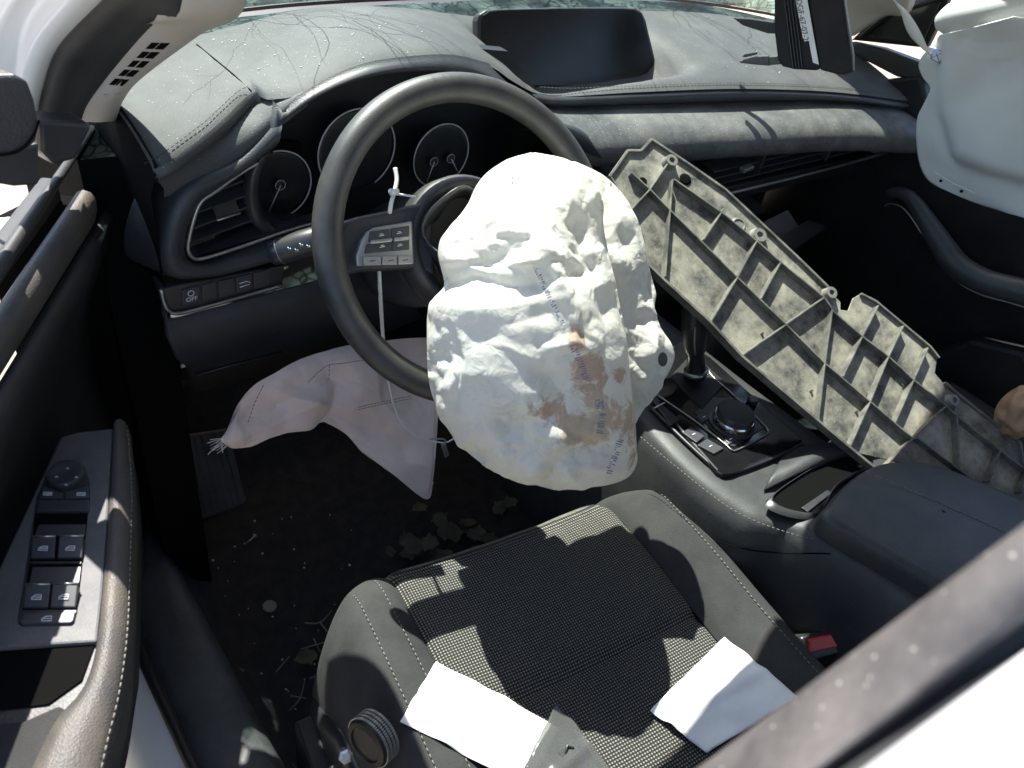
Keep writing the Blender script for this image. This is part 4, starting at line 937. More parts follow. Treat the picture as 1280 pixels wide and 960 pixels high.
# backrest, behind the view
bk_rows = []
for i in range(14):
    v = i/13; row = []
    for j in range(25):
        u = -1 + 2*j/24; wdt = lerp(.26, .20, v**2); bul = .05*abs(u)**3
        row.append(S(u*wdt, -.30 - .22*v + bul*.9 - .02*(1-u*u), .28 + .62*v))
    bk_rows.append(row)
MB().grid(bk_rows).o('backrest', 'grey_seat', seat, solid=.10)
# plastic side shield with recline dial
sh_rows = []
for t in np.linspace(0, 1, 30):
    b = lerp(-.34, .135, t); zt_ = .262 - .03*t + .01*math.sin(t*3) - .10*max(0, t-.8)/.2*.7
    sh_rows.append([S(-.268, b, zt_-.01), S(-.276, b, zt_), S(-.284, b, zt_-.003), S(-.290, b, zt_-.03), S(-.288, b, zt_-.13)])
MB().grid(sh_rows).o('side_shield', 'bezel', seat, solid=.003)
kc = AX(463, 926, -.302); kax = Vector((-.93, -.22, .18)).normalized()
kb = MB().lathe(kc - kax*.014, kax, [(.010, -.01), (.012, 0), (.0245, 0.001), (.0265, .004), (.0265, .018), (.0245, .021), (.019, .022), (.018, .020), (.001, .020)], 48).o('recline_dial', 'black', seat, auto=35)
ka = kax.orthogonal().normalized(); kb2 = kax.cross(ka)
kn = MB()
for i in range(64):
    t = 2*math.pi*i/64; d = ka*math.cos(t) + kb2*math.sin(t); tt = kax.cross(d)
    for h in (-.009, -.0045, 0, .0045): kn.box(kc + d*.0266 + kax*(h-.002), tt*.0009, kax*.0014, d*.0008)
kn.o('knurling', 'silverplastic', kb, smooth=False)
prism('seat_rail', [S(-.31, .02, .03), S(-.25, .02, .03), S(-.25, .12, .03), S(-.31, .12, .03)], (0, 0, .12), 'black', seat, bevel=.004)
MB().tube([kc + Vector((-.03, .02, -.06)), kc + Vector((-.045, -.02, -.055))], [.005, .004], 8).o('rail_bolt', 'steel', seat)
# buckle
bq = AX(1030, 806, .262)
bkl = thing('seat_belt_buckle', 'seat belt buckle with red release button beside the console', 'buckle', bq + Vector((0, 0, -.1)))
bx_ = Vector((.85, -.40, .20)).normalized(); bn = Vector((-.45, -.45, .77)).normalized(); bn = (bn - bx_*bn.dot(bx_)).normalized(); by_ = bn.cross(bx_)
MB().box(bq - bn*.035, bx_*.029, by_*.016, bn*.034).o('housing', 'bezel', bkl, bevel=.004, segs=3, smooth=False)
MB().tube([bq + bx_*a + by_*b - bn*.003 for a, b in ((-.024, -.011), (.024, -.011), (.024, .012), (-.024, .012), (-.024, -.011))], .0016, 6).o('rim', 'bezel', bkl)
MB().prism([bq + bx_*a + by_*b + bn*c for a, b, c in ((-.024, -.005, .002), (.024, -.007, .002), (.022, .011, .005), (-.020, .012, .005))], -bn*.012).o('release_button', 'red', bkl, bevel=.002, smooth=False)
MB().tube([bq - bn*.06, bq - bn*.10 + Vector((0, 0, -.05)), bq + Vector((-.01, -.02, -.24))], .010, 8).o('stem', 'black', bkl)

# ------------------------------------------------------------------ papers on the seat
def seat_pt(px, py, lift):
    best = None
    for z in np.linspace(.27, .36, 60):
        p = AZ(px, py, z); r = p - SO; a = r.dot(sr); zz = hs(max(-.272, min(.272, a))) + .004*math.sin(r.dot(sf)*16+1) + lift + .012*max(0, (-.05-r.dot(sf)))/.2
        if best is None or abs(zz-z) < best[0]: best = (abs(zz-z), p)
    return best[1]
def sheet(name, quad, label, m, lift, curl=0, n=26):
    Q = [seat_pt(x, y, lift) for x, y in quad]; rows = []
    for i in range(n):
        u = i/(n-1); rows.append([lerp(lerp(Q[0], Q[1], v), lerp(Q[3], Q[2], v), u) + Vector((0, 0, curl*(math.sin(math.pi*v)*.5 + .5*math.sin(2.5*u+1))*1 + .0035*noise.noise((u*3, v*3, quad[0][0])) + .004*max(0, 1-abs(u-.55+.2*v)/.12))) + Vector((noise.noise((u*5, v*5, 9)), noise.noise((u*5, v*5, 4)), 0))*.0014 for v in np.linspace(0, 1, n)])
    o = MB().grid(rows).o(name, m, solid=.0008); tag(o, label, 'paper'); return o
sheet('paper_sheet', [(545, 828), (500, 903), (660, 985), (700, 910)], 'curled white paper sheet beside the recline dial on the driver seat', 'paper', .006, .005)
sheet('paper_sheet', [(905, 797), (812, 889), (884, 941), (1000, 872)], 'square white paper sheet on the driver seat next to the red buckle', 'paper', .006, .004)
pv = sheet('plastic_sleeve', [(696, 878), (655, 960), (760, 1010), (775, 975)], 'clear torn plastic sleeve lying between two white papers on the seat', 'film', .010, .004); pv['category'] = 'plastic sleeve'
ch = thing('broken_clip', 'tiny broken black plastic clip on the clear sleeve', 'clip', seat_pt(706, 945, .012))
c = seat_pt(706, 945, .014); MB().tube([c, c + Vector((.008, .006, .004)), c + Vector((.012, .0, .002))], .0018, 6).o('hook', 'bezel', ch); MB().box(c, Vector((.004, 0, 0)), Vector((0, .006, 0)), Vector((0, 0, .002))).o('base', 'bezel', ch, smooth=False)

# ================================================================== CENTRE CONSOLE
con = thing('centre_console', 'dark centre console with rotary knob, shifter, open cup holder and padded armrest', 'console', (.37, .1, 0))
def cz(y): return .382 + .03*max(0, y-.25)
rows = []
for y in np.linspace(-.62, .52, 60):
    z = cz(y) if y > .02 else .395
    le = .262 - .040*math.exp(-((y-.16)/.16)**2); re_ = .475 + .03*min(1, max(0, (.05-y)/.1))
    if y < .05: le = .262 + .03*min(1, (.05-y)/.15)
    rows.append([Vector((le-.02, y, .0)), Vector((le-.022, y, .16)), Vector((le-.016, y, z-.09)), Vector((le-.006, y, z-.03)), Vector((le, y, z-.008)), Vector((le+.010, y, z)), Vector((le+.028, y, z+.001)), Vector((re_-.03, y, z+.001)), Vector((re_-.006, y, z-.004)), Vector((re_, y, z-.03)), Vector((re_+.01, y, .0))])
cbody = MB().grid(rows).o('body', 'console', con)
stitches('stitching', [AZ(x, y, .386) for x, y in ((800, 548), (860, 598), (920, 642), (985, 668), (1030, 678))], con, 'stitch_dark', lift=.003)
# gloss panel
pn = [AZ(x, y, .392) for x, y in ((800, 480), (850, 425), (888, 446), (1004, 550), (990, 560), (915, 592), (905, 593), (896, 588))]
pan = prism('control_panel', pn, (0, 0, -.02), 'blackgloss', con, bevel=.003)
MB().tube(spl([AZ(x, y, .394) for x, y in ((822, 494), (870, 527), (905, 554), (914, 562), (922, 562), (955, 545), (960, 538), (948, 524), (915, 492), (890, 470), (886, 462))], 70), .0013, 6).o('panel_trim', 'satin', pan)
MB().tube(spl([AZ(x, y, .388) for x, y in ((812, 508), (860, 555), (900, 590), (912, 592), (960, 575), (1002, 556))], 40), .003, 8).o('panel_edge', 'bezel', pan)
def zq(z, *p): return [AZ(x, y, z) for x, y in p]
prism('knob_surround', zq(.3935, (868, 515), (888, 495), (925, 500), (955, 535), (918, 558), (910, 556)), (0, 0, -.004), 'bezel', pan, bevel=.001)
kz = AZ(914, 530, .394)
knob = MB().lathe(kz, (0, 0, 1), [(.034, 0), (.034, .003), (.030, .004), (.029, .012)], 48).o('rotary_base', 'bezel', pan, auto=35)
MB().lathe(kz + Vector((0, 0, .004)), (0, 0, 1), [(.0285, 0), (.030, .002), (.030, .009), (.0285, .011), (.0270, .011)], 48).o('rotary_ring', 'chrome', pan, auto=35)
MB().lathe(kz + Vector((0, 0, .012)), (0, 0, 1), [(.0275, 0), (.0278, .010), (.0262, .013), (.02, .0135), (.001, .0135)], 48).o('rotary_cap', 'bezel', pan, auto=35)
kn2 = MB()
MB().lathe(AZ(940, 503, .394), (0, 0, 1), [(.0085, 0), (.0085, .006), (.007, .008), (.001, .008)], 24).o('volume_knob', 'bezel', pan, auto=35)
for qd in (((853, 540), (864, 533), (881, 545), (871, 553)), ((872, 556), (884, 548), (905, 560), (893, 567)), ((870, 520), (884, 514), (890, 522), (878, 528)), ((905, 548), (915, 543), (922, 549), (912, 555))):
    bt_ = prism('console_button', zq(.3955, *qd), (0, 0, -.004), 'button', pan, bevel=.001)
    c = sum(zq(.3958, *qd), Vector())/4; MB().tube([c + Vector((-.003, 0, 0)), c + Vector((.003, 0, 0))], .0008, 4).o('button_icon', 'icon', bt_)
prism('panel_button', zq(.394, (812, 494), (826, 504), (850, 524), (838, 532)), (0, 0, -.003), 'bezel', pan, bevel=.001)
MB().tube(zq(.3962, (818, 510), (831, 503)), .0009, 5).o('button_mark', 'icon', pan)
prism('shift_gate', zq(.3945, (838, 470), (866, 440), (908, 478), (878, 512)), (0, 0, -.006), 'black', pan, bevel=.002)
# shifter
sb = AZ(870, 470, .40); stp = sb + Vector((-.02, .03, .11))
shf = MB().tube([sb, lerp(sb, stp, .35), lerp(sb, stp, .45), lerp(sb, stp, .75), stp, stp + Vector((0, .003, .012))], [.016, .012, .017, .021, .020, .010], 20).o('shifter', 'bezel', con)
MB().tube(spl([lerp(sb, stp, .45) + Vector((-.015, -.012, 0)), lerp(sb, stp, .7) + Vector((-.017, -.013, .0)), stp + Vector((-.012, -.012, .0))], 10), .0014, 6).o('shifter_trim', 'satin', shf)
MB().lathe(lerp(sb, stp, .05), (stp-sb), [(.0185, 0), (.019, .003), (.0185, .006)], 24).o('shifter_ring', 'satin', shf)
# side rail highlights along the left edge of the panel
# cup holder: rim round a flat black sheet that paints the well's shade
cu_ = [(966, 626), (1000, 596), (1040, 576), (1066, 570), (1088, 577), (1045, 606), (1020, 641)]
c3 = [AZ(x, y, .3985) for x, y in cu_]; ring = spl(c3, 48, closed=True); cm = sum(c3, Vector())/7
MB().grid([[p + Vector((0, 0, -.004)) + (p-cm)*.12 for p in ring], [p + Vector((0, 0, .003)) + (p-cm)*.04 for p in ring], [p + Vector((0, 0, .001)) for p in ring], [p + Vector((0, 0, -.006)) for p in ring]], cu=True).o('cup_rim', 'bezel', con)
prism('cup_well_shade', [p + Vector((0, 0, -.002)) for p in ring], (0, 0, -.001), 'gap', con, bevel=0)
prism('cup_bar', [AZ(x, y, .3995) for x, y in ((1002, 634), (1034, 612), (1040, 616), (1010, 640))], (0, 0, -.003), 'bezel', con, bevel=.001)
# shoulder hump between panel and cup holder
loft('console_hump', [[AZ(985, 562, .386), AZ(1030, 553, .400), AZ(1075, 560, .405), AZ(1110, 570, .40)], [AZ(965, 590, .392), AZ(1020, 567, .408), AZ(1066, 562, .409), AZ(1100, 572, .402)], [AZ(955, 612, .388), AZ(1000, 590, .402), AZ(1060, 569, .402), AZ(1088, 577, .398)]], 20, 'console', con, solid=.004)
# padded lid
LP_ = [(1029, 646), (1036, 628), (1052, 608), (1078, 588), (1105, 577), (1135, 575), (1165, 579), (1200, 590), (1290, 629), (1400, 690), (1400, 760), (1290, 800), (1180, 737), (1100, 690)]
ring = spl([AZ(x, y, .428) for x, y in LP_], 110, closed=True); lc = sum([AZ(x, y, .428) for x, y in LP_], Vector())/len(LP_)
lidrows = [[p + Vector((0, 0, -.034)) + (lc-p)*.03 for p in ring], [p + Vector((0, 0, -.012)) for p in ring], [p + Vector((0, 0, -.004)) + (lc-p)*.012 for p in ring]] + [[lerp(p, lc, k) + Vector((0, 0, .010*(1-(1-k)**2))) for p in ring] for k in (.05, .1, .2, .4, .6, .8, .985)]
MB().grid(lidrows, cu=True).o('armrest_lid', 'leather', con)
stitches('lid_stitching', [AZ(x, y, .4375) for x, y in ((1082, 590), (1130, 610), (1190, 636), (1250, 662), (1300, 684))], con, 'stitch_dark', lift=.001)
stitches('lid_stitching', [AZ(x, y, .4255) for x, y in ((1036, 648), (1080, 673), (1130, 702), (1190, 735))], con, 'ink', lift=.001)
sm_ = [p for p in [cast(cbody, x, y, .0002) for x, y in ((895, 676), (930, 686), (975, 691), (1030, 692), (1080, 693))] if p]; sm_ = [p + (CAMPOS-p).normalized()*.0012 for p in sm_]
MB().tube(spl(sm_, 24), .0009, 6).o('side_panel_seam', 'gap', con)

# ================================================================== DRIVER DOOR (standing open)
door = thing('driver_door', 'open driver door with window switches and padded armrest', 'door', AZ(60, 800, 0.1))
ZA = .50
P1, P2 = AZ(110, 243, .68), AZ(0, 408, .68); dd = (P2-P1); dd.z = 0; dl = dd.normalized(); dm = Vector((-dl.y, dl.x, 0)); dm = dm if dm.x > 0 else -dm
def DP(l, m, z): return P1 + dl*l + dm*m + Vector((0, 0, z - .68))     # along, inwards, up
LEN = .75
def dloft(name, prof, m, l0=-.005, l1=LEN, parent=door, n=12, **kw):
    return MB().grid([[DP(lerp(l0, l1, t), a, z) for a, z in prof] for t in np.linspace(0, 1, n)]).o(name, m, parent, **kw)
dloft('belt_pad', [(-.014, .655), (-.016, .670), (-.012, .679), (-.006, .682), (.001, .680), (.005, .673), (.004, .660), (-.001, .645)], 'armrest')
inner = dloft('door_panel', [(.001, .645), (-.012, .60), (-.032, .55), (-.045, .50), (-.045, .40), (-.03, .25), (-.03, .10)], 'door_panel', solid=.01, l0=-.03)
dloft('outer_skin', [(-.060, .665), (-.085, .66), (-.115, .64), (-.135, .52), (-.13, .3), (-.11, .05)], 'white_paint', l0=.03)
dloft('inner_shell', [(-.012, .10), (-.06, .06), (-.11, .05)], 'white_paint', l0=.10)
MB().prism([DP(-.03, -.125, .06), DP(-.03, -.002, .06), DP(-.03, -.002, .66), DP(-.03, -.055, .66), DP(-.03, -.12, .62)], dl*.02).o('hinge_edge', 'gap', door, smooth=False)
gl = MB().tube([AZ(x, y, .705) for x, y in ((115, 160), (60, 242), (0, 332), (-60, 420))], [.0035, .005, .0065, .0075], 8).o('window_channel', 'seal', door)
MB().prism([DP(-.02, -.034, .66), DP(LEN, -.034, .66), DP(LEN, -.050, .66), DP(-.02, -.050, .66)], (0, 0, .025)).o('window_seal', 'seal', door, bevel=.003)
# mirror sail inside the window corner
sp_ = [AY(x, y, .50) for x, y in ((-30, 95), (20, 94), (36, 100), (45, 125), (50, 152), (48, 178), (30, 192), (-30, 200))]
sail = MB().prism(sp_, (-.01, .02, 0)).o('mirror_sail', 'door_panel', door, bevel=.004, segs=3, smooth=False)
MB().tube(spl([AY(x, y, .498) for x, y in ((-20, 196), (20, 190), (40, 172), (49, 150))], 16), .0012, 6).o('sail_seam', 'gap', sail)
prism('sail_base', [AY(x, y, .505) for x, y in ((-30, 196), (50, 178), (50, 232), (20, 234), (-30, 226))], (-.01, .02, 0), 'bezel', door, bevel=.003)
prism('frame_corner', [AY(x, y, .56) for x, y in ((48, 150), (118, 155), (96, 200), (68, 208), (50, 190))], (-.01, .03, 0), 'bezel', door, bevel=.004)
# pull handle recess in the panel
MB().tube(spl([DP(.30, -.022, .585), DP(.31, -.010, .57), DP(.32, -.014, .535), DP(.315, -.026, .52)], 14), .004, 8).o('inner_handle', 'bezel', door)
# armrest pod
AO = [(72, 545), (95, 538), (142, 533), (160, 540), (164, 600), (162, 700), (158, 800), (142, 890), (124, 960), (90, 1060), (60, 1200), (-400, 1200), (-300, 980), (-120, 800), (-15, 735)]
apts = [AZ(x, y, ZA-.006) for x, y in AO]
arm = prism('armrest', apts, (0, 0, -.075), 'door_panel', door, bevel=.006, segs=3)
plate_o = [(76, 546), (96, 540), (141, 535), (135, 640), (128, 740), (121, 802), (60, 806), (-25, 812), (-25, 760)]
plt = prism('switch_plate', [AZ(x, y, ZA) for x, y in plate_o], (0, 0, -.012), 'switch_plate', door, bevel=.002)
# padded grip along the inner edge
gl_ = [AZ(x, y, ZA+.002) for x, y in ((142, 530), (137, 620), (130, 720), (121, 805), (104, 860), (70, 900), (40, 960), (-10, 1060))]
gr_ = [AZ(x, y, ZA-.006) for x, y in ((158, 530), (164, 610), (162, 710), (158, 800), (146, 880), (128, 950), (118, 1000), (90, 1100))]
g1, g2 = spl(gl_, 40), spl(gr_, 40)
MB().grid([[p + Vector((0, 0, -.02)) for p in g1], g1, [lerp(p, q, .25) + Vector((0, 0, .006)) for p, q in zip(g1, g2)], [lerp(p, q, .6) + Vector((0, 0, .008)) for p, q in zip(g1, g2)], [lerp(p, q, .9) + Vector((0, 0, .004)) for p, q in zip(g1, g2)], [p + Vector((.001, 0, -.004)) for p in g2], [p + Vector((.002, 0, -.02)) for p in g2], [p + Vector((-.004, 0, -.08)) for p in g2]]).o('armrest_grip', 'armrest', door)
stitches('stitching', [p + Vector((.0005, 0, .0005)) for p in g2[1:36:3]], door, 'stitch', lift=.001)
prism('pull_cup_shade', [AZ(x, y, ZA-.004) for x, y in ((-25, 814), (60, 808), (118, 806), (102, 850), (60, 880), (-25, 890))], (0, 0, -.001), 'gap', door, bevel=0)  # no hollow here: flat black sheet painted as the cup's inner shade
prism('cup_lip', [AZ(x, y, ZA-.002) for x, y in ((-25, 905), (30, 900), (75, 880), (95, 905), (60, 1000), (-25, 1000))], (0, 0, -.006), 'grey_seat', door, bevel=.003)
# switches: traced in the plate's plane
def sp(x, y, z=.002): return AZ(20 + x*.2395, 560 + y*.2396, ZA + z)
bez = prism('switch_bezel', [sp(x, y, .0012) for x, y in ((105, 262), (140, 180), (170, 110), (215, 70), (270, 57), (325, 70), (365, 110), (382, 170), (386, 260), (350, 560), (318, 860), (300, 905), (280, 920), (30, 928), (8, 912), (8, 880), (45, 650))], (0, 0, -.004), 'bezel', plt, bevel=.001)
prism('upper_cap', [sp(x, y, .003) for x, y in ((118, 270), (384, 266), (380, 328), (104, 330))], (0, 0, -.004), 'button', bez, bevel=.001)
prism('switch_well_shade', [sp(x, y, .0016) for x, y in ((102, 342), (374, 340), (348, 590), (72, 590))], (0, 0, -.001), 'gap', bez, bevel=0)  # flat black slabs stand in for the shade of sunken switch wells
prism('switch_well_shade', [sp(x, y, .0016) for x, y in ((68, 604), (344, 602), (318, 838), (34, 845))], (0, 0, -.001), 'gap', bez, bevel=0)
prism('well_slope', [sp(x, y, .0021) for x, y in ((120, 400), (365, 398), (358, 455), (96, 458))], (0, 0, -.001), 'button', bez, bevel=0)
prism('well_slope', [sp(x, y, .0021) for x, y in ((88, 622), (338, 620), (328, 700), (70, 705))], (0, 0, -.001), 'button', bez, bevel=0)
def icon(c, ex, ey, parent, kind):
    b = MB(); w_ = .0036; h_ = .0022
    pts = [(-w_, -h_), (-w_*.9, 0), (-w_*.2, h_), (w_, h_), (w_, -h_), (-w_, -h_)]
    if kind == 'mirror': pts = [(-w_, -h_*.8), (-w_, h_*.8), (w_, h_*.8), (w_, -h_*.8), (-w_, -h_*.8)]
    b.tube([c + ex*x + ey*y for x, y in pts], .00045, 4)
    b.tube([c - ex*w_*.9, c + ex*w_*.9], .0004, 4)
    b.o('switch_icon', 'icon', parent)
dex = (sp(300, 500)-sp(100, 500)).normalized(); dey = (sp(250, 300)-sp(230, 700)).normalized()
for (x0, x1, y0, y1, sk) in ((84, 208, 462, 572, -8), (224, 354, 460, 572, -10), (48, 180, 712, 830, -12), (190, 324, 708, 830, -14)):
    A1, B1, C1, D1 = sp(x0, y0, .009), sp(x1, y0, .009), sp(x1+sk, y1, .004), sp(x0+sk, y1, .004)
    k = prism('window_switch', [A1, B1, C1, D1], (0, 0, -.007), 'button', bez, bevel=.001)
    MB().tube([A1 + Vector((0, 0, .0003)), B1 + Vector((0, 0, .0003))], .0009, 6).o('switch_edge', 'satin', k)
    icon(lerp(lerp(A1, B1, .5), lerp(D1, C1, .5), .58) + Vector((0, 0, .0006)), dex, dey, k, 'win')
k = prism('mirror_switch', [sp(x, y, .003) for x, y in ((122, 262), (138, 192), (246, 234), (246, 262))], (0, 0, -.003), 'button', bez, bevel=.001); icon(sp(165, 238, .0036), dex, dey, k, 'mirror')
k = prism('mirror_switch', [sp(x, y, .003) for x, y in ((256, 262), (256, 234), (378, 192), (384, 262))], (0, 0, -.003), 'button', bez, bevel=.001); icon(sp(340, 240, .0036), dex, dey, k, 'mirror')
mk = MB().lathe(sp(264, 148, .001), (0, 0, 1), [(.0165, 0), (.0165, .004), (.0155, .006), (.013, .0066), (.011, .006), (.001, .0058)], 40).o('mirror_knob', 'button', bez, auto=35)
for x, y in ((270, 106), (262, 192), (212, 150), (316, 152)):
    c = sp(x, y, .0080); MB().tube([c - dex*.0012 - dey*.0008, c + dey*.001, c + dex*.0012 - dey*.0008], .0004, 4).o('knob_mark', 'icon', mk)
k = prism('lock_switch', [sp(x, y, .003) for x, y in ((40, 860), (312, 852), (300, 900), (285, 912), (30, 918), (16, 905))], (0, 0, -.003), 'button', bez, bevel=.001); icon(sp(160, 890, .0036), dex, dey, k, 'win')
# lower door pocket
dloft('map_pocket', [(-.04, .32), (-.005, .31), (.0, .28), (-.005, .12), (-.03, .10)], 'door_panel', l0=.05)

# footrest
fr_ = thing('footrest', 'black ribbed footrest pad at the left of the footwell', 'footrest', (-.23, .76, 0))
fq = [AY(218, 545, .83), AY(285, 535, .83), AY(310, 632, .72), AY(246, 652, .72)]
prism('pad', fq, (0, .02, -.02), 'sill_trim', fr_, bevel=.004)
for i in range(7):
    t0 = .06 + i*.132; n_ = (fq[1]-fq[0]).cross(fq[3]-fq[0]).normalized(); n_ = n_ if n_.z > 0 else -n_
    u = lambda a, b: lerp(lerp(fq[0], fq[1], a), lerp(fq[3], fq[2], a), b) + n_*.002
    prism('rib', [u(t0, .04), u(t0+.07, .04), u(t0+.07, .96), u(t0, .96)], -n_*.003, 'sill_trim', fr_, bevel=.001)
pd = thing('brake_pedal', 'dark brake pedal hanging behind the knee airbag', 'pedal', (.02, .70, .15))
prism('pad', [Vector((-.05, .72, .12)), Vector((.07, .72, .12)), Vector((.07, .74, .19)), Vector((-.05, .74, .19))], (0, .02, -.005), 'black', pd, bevel=.006)
MB().tube([Vector((.01, .74, .17)), Vector((.01, .82, .32)), Vector((.01, .86, .45))], .010, 8).o('arm', 'black', pd)

# ================================================================== PLASTIC UNDERTRAY PANEL
pA, pB, pD = AZ(1010, 560, .42), AZ(762, 215, .66), AZ(1280, 560, .40)
pn_ = (pB-pA).cross(pD-pA).normalized(); pn_ = pn_ if pn_.z > 0 else -pn_
tray = thing('undertray_panel', 'dirty ribbed black plastic undertray panel leaning across the console and passenger seat', 'plastic panel', pA)
def T(x, y, h=0): return AP(750 + x/2.4, 160 + y/2.4, pA, pn_) + pn_*h
def T8(x, y, h=0): return AP(1040 + x/3.31, 330 + y/3.31, pA, pn_) + pn_*h
out = [T(-30, 230), T(25, 150), T(80, 72), T(120, 72), T(152, 38), T(260, 110), T(372, 188), T(600, 402), T(700, 500), T(722, 522), T(722, 545), T(745, 548), T(760, 510), T(778, 500), T(822, 522), T(985, 658), T(1012, 692), T(1005, 735), T(1030, 765), T(1062, 795), T(1150, 865), T(1255, 945), T8(790, 850), T8(900, 990), T8(760, 1010), T8(400, 850), T(730, 965), T(640, 888), T(410, 694), T(318, 590), T(180, 468), T(40, 340)]
h0 = -.003
base = prism('base_sheet', [p + pn_*0 for p in out], -pn_*.003, 'plate', tray, bevel=.0008)
RH = .0125
def rib(path, h=RH, w_=.0012, name='rib', m='plate_rib'):
    for i in range(len(path)-1):
        a, b = path[i], path[i+1]; d = (b-a).normalized(); s = pn_.cross(d)*w_
        o = MB().prism([a - s - pn_*.001, b - s - pn_*.001, b + s - pn_*.001, a + s - pn_*.001], pn_*h).o(name, m, tray, bevel=.0005, smooth=False)
up_r = [T(212, 165), T(355, 265), T(458, 348), T(530, 412), T(660, 518), T(690, 562), T(772, 632), T(850, 692), T(925, 762), T(1020, 836), T8(500, 640), T8(672, 778), T8(785, 862)]
mid_r = [T(85, 145), T(140, 195), T(205, 262), T(400, 457), T(545, 597), T(660, 712), T(795, 826), T(922, 936), T8(330, 725), T8(505, 858), T8(640, 960)]
low_r = [T(-20, 230), T(60, 350), T(180, 466), T(316, 590), T(410, 692), T(640, 886), T(730, 962), T(850, 1060)]
for pth in (up_r, mid_r): rib(pth)
rib(low_r, .015, .002)
for pth in ([T(192, 120), T(140, 195), T(85, 255), T(55, 300)], [T(207, 165), T(185, 455)], [T(360, 252), T(300, 345)], [T(460, 345), T(400, 457), T(320, 590)], [T(530, 410), T(470, 520)], [T(660, 515), T(545, 597), T(410, 692)], [T(683, 550), T(660, 712), T(640, 886)], [T(820, 540), T(772, 632), T(715, 752)],
            [T(895, 600), T(850, 692), T(795, 826), T(735, 960)], [T(968, 665), T(925, 762), T(870, 888)], [T(1025, 835), T(922, 936), T(840, 1020)], [T8(492, 600), T8(505, 858)], [T8(672, 778), T8(625, 905)], [T8(785, 865), T8(755, 950)], [T(25, 160), T(85, 255)]): rib(pth)
# raised rim along the upper edge
for i in range(4, 8): rib([out[i] + pn_*0, out[i+1]], .006, .002, 'rim')
for i in list(range(13, 16)) + list(range(18, 22)): rib([out[i], out[i+1]], .006, .0018, 'rim')
rib([out[1], out[2], out[3], out[4]], .006, .002, 'rim')
def boss(p, r, h, hole=.45, m='boss'):
    MB().lathe(p, pn_, [(r*1.15, 0), (r, h*.3), (r*.9, h), (r*hole, h), (r*hole*.9, h*.55), (.0003, h*.5)], 20).o('boss', m, tray, auto=35)
boss(T(205, 108), .010, .012); boss(T(473, 326), .012, .007); boss(T(683, 500), .010, .010); boss(T(1050, 820), .010, .009); boss(T(415, 292), .011, .003, .8)
for x, y, r in ((255, 155, .0095), (128, 160, .006)): MB().lathe(T(x, y, .0008), pn_, [(r, 0), (r, .0006), (r*.5, .0006), (.0003, .0006)], 20).o('hole', 'gap', tray)
for x, y in ((305, 566), (485, 618), (633, 675), (632, 790), (668, 690), (850, 858), (905, 770), (768, 852), (660, 555), (620, 855), (290, 330), (880, 885)):
    boss(T(x, y), .0022, .003, .4, 'torn')
# clump of mud and a few scratches lie in the material

# ================================================================== PASSENGER SIDE
pdr = thing('passenger_door', 'black passenger door panel with long curved armrest rail', 'door', (1.1, .2, .1))
MB().grid([[Vector((x, y, z)) for x, z in ((1.115, -.05), (1.10, .12), (1.085, .30), (1.10, .42), (1.085, .52), (1.075, .62), (1.09, .69), (1.13, .70))] for y in np.linspace(-1.1, .75, 12)]).o('door_panel', 'black', pdr, solid=.02)
rl = spl([AX(x, y, 1.035) for x, y in ((1112, 243), (1122, 240), (1140, 250), (1168, 292), (1194, 330), (1230, 352), (1280, 366), (1360, 392))], 50)
MB().tube(rl, [.010+.014*min(1, i/20) for i in range(50)], 12).o('armrest_rail', 'leather', pdr)
MB().tube([p + Vector((-.012, -.006, -.020)) for p in rl], .0012, 6).o('rail_trim', 'satin', pdr)
prism('door_bin', [AX(x, y, 1.03) for x, y in ((1215, 425), (1280, 440), (1330, 520), (1230, 520), (1120, 460))], (.05, 0, 0), 'black', pdr, bevel=.01)
prism('belt_moulding', [AX(x, y, 1.06) for x, y in ((1060, 52), (1100, 60), (1160, 82), (1168, 104), (1120, 96), (1062, 66))], (.03, .0, 0), 'door_panel', pdr, bevel=.004)
prism('sail_panel', [AX(x, y, 1.075) for x, y in ((1064, 50), (1085, 30), (1120, 8), (1190, -20), (1182, 12), (1158, 60))], (.015, 0, 0), 'black', pdr, bevel=.002)
prism('quarter_glass', [AX(x, y, 1.070) for x, y in ((1082, 46), (1118, 18), (1176, 2), (1152, 56))], (.002, 0, 0), 'screen', pdr, bevel=.001)
MB().tube([AX(x, y, 1.068) for x, y in ((1076, 47), (1112, 15), (1180, -6))], .005, 8).o('glass_seal', 'seal', pdr)
prism('speaker_corner', [AX(x, y, 1.05) for x, y in ((1100, 100), (1150, 95), (1160, 130), (1148, 200), (1110, 180))], (.05, 0, 0), 'black', pdr, bevel=.006)
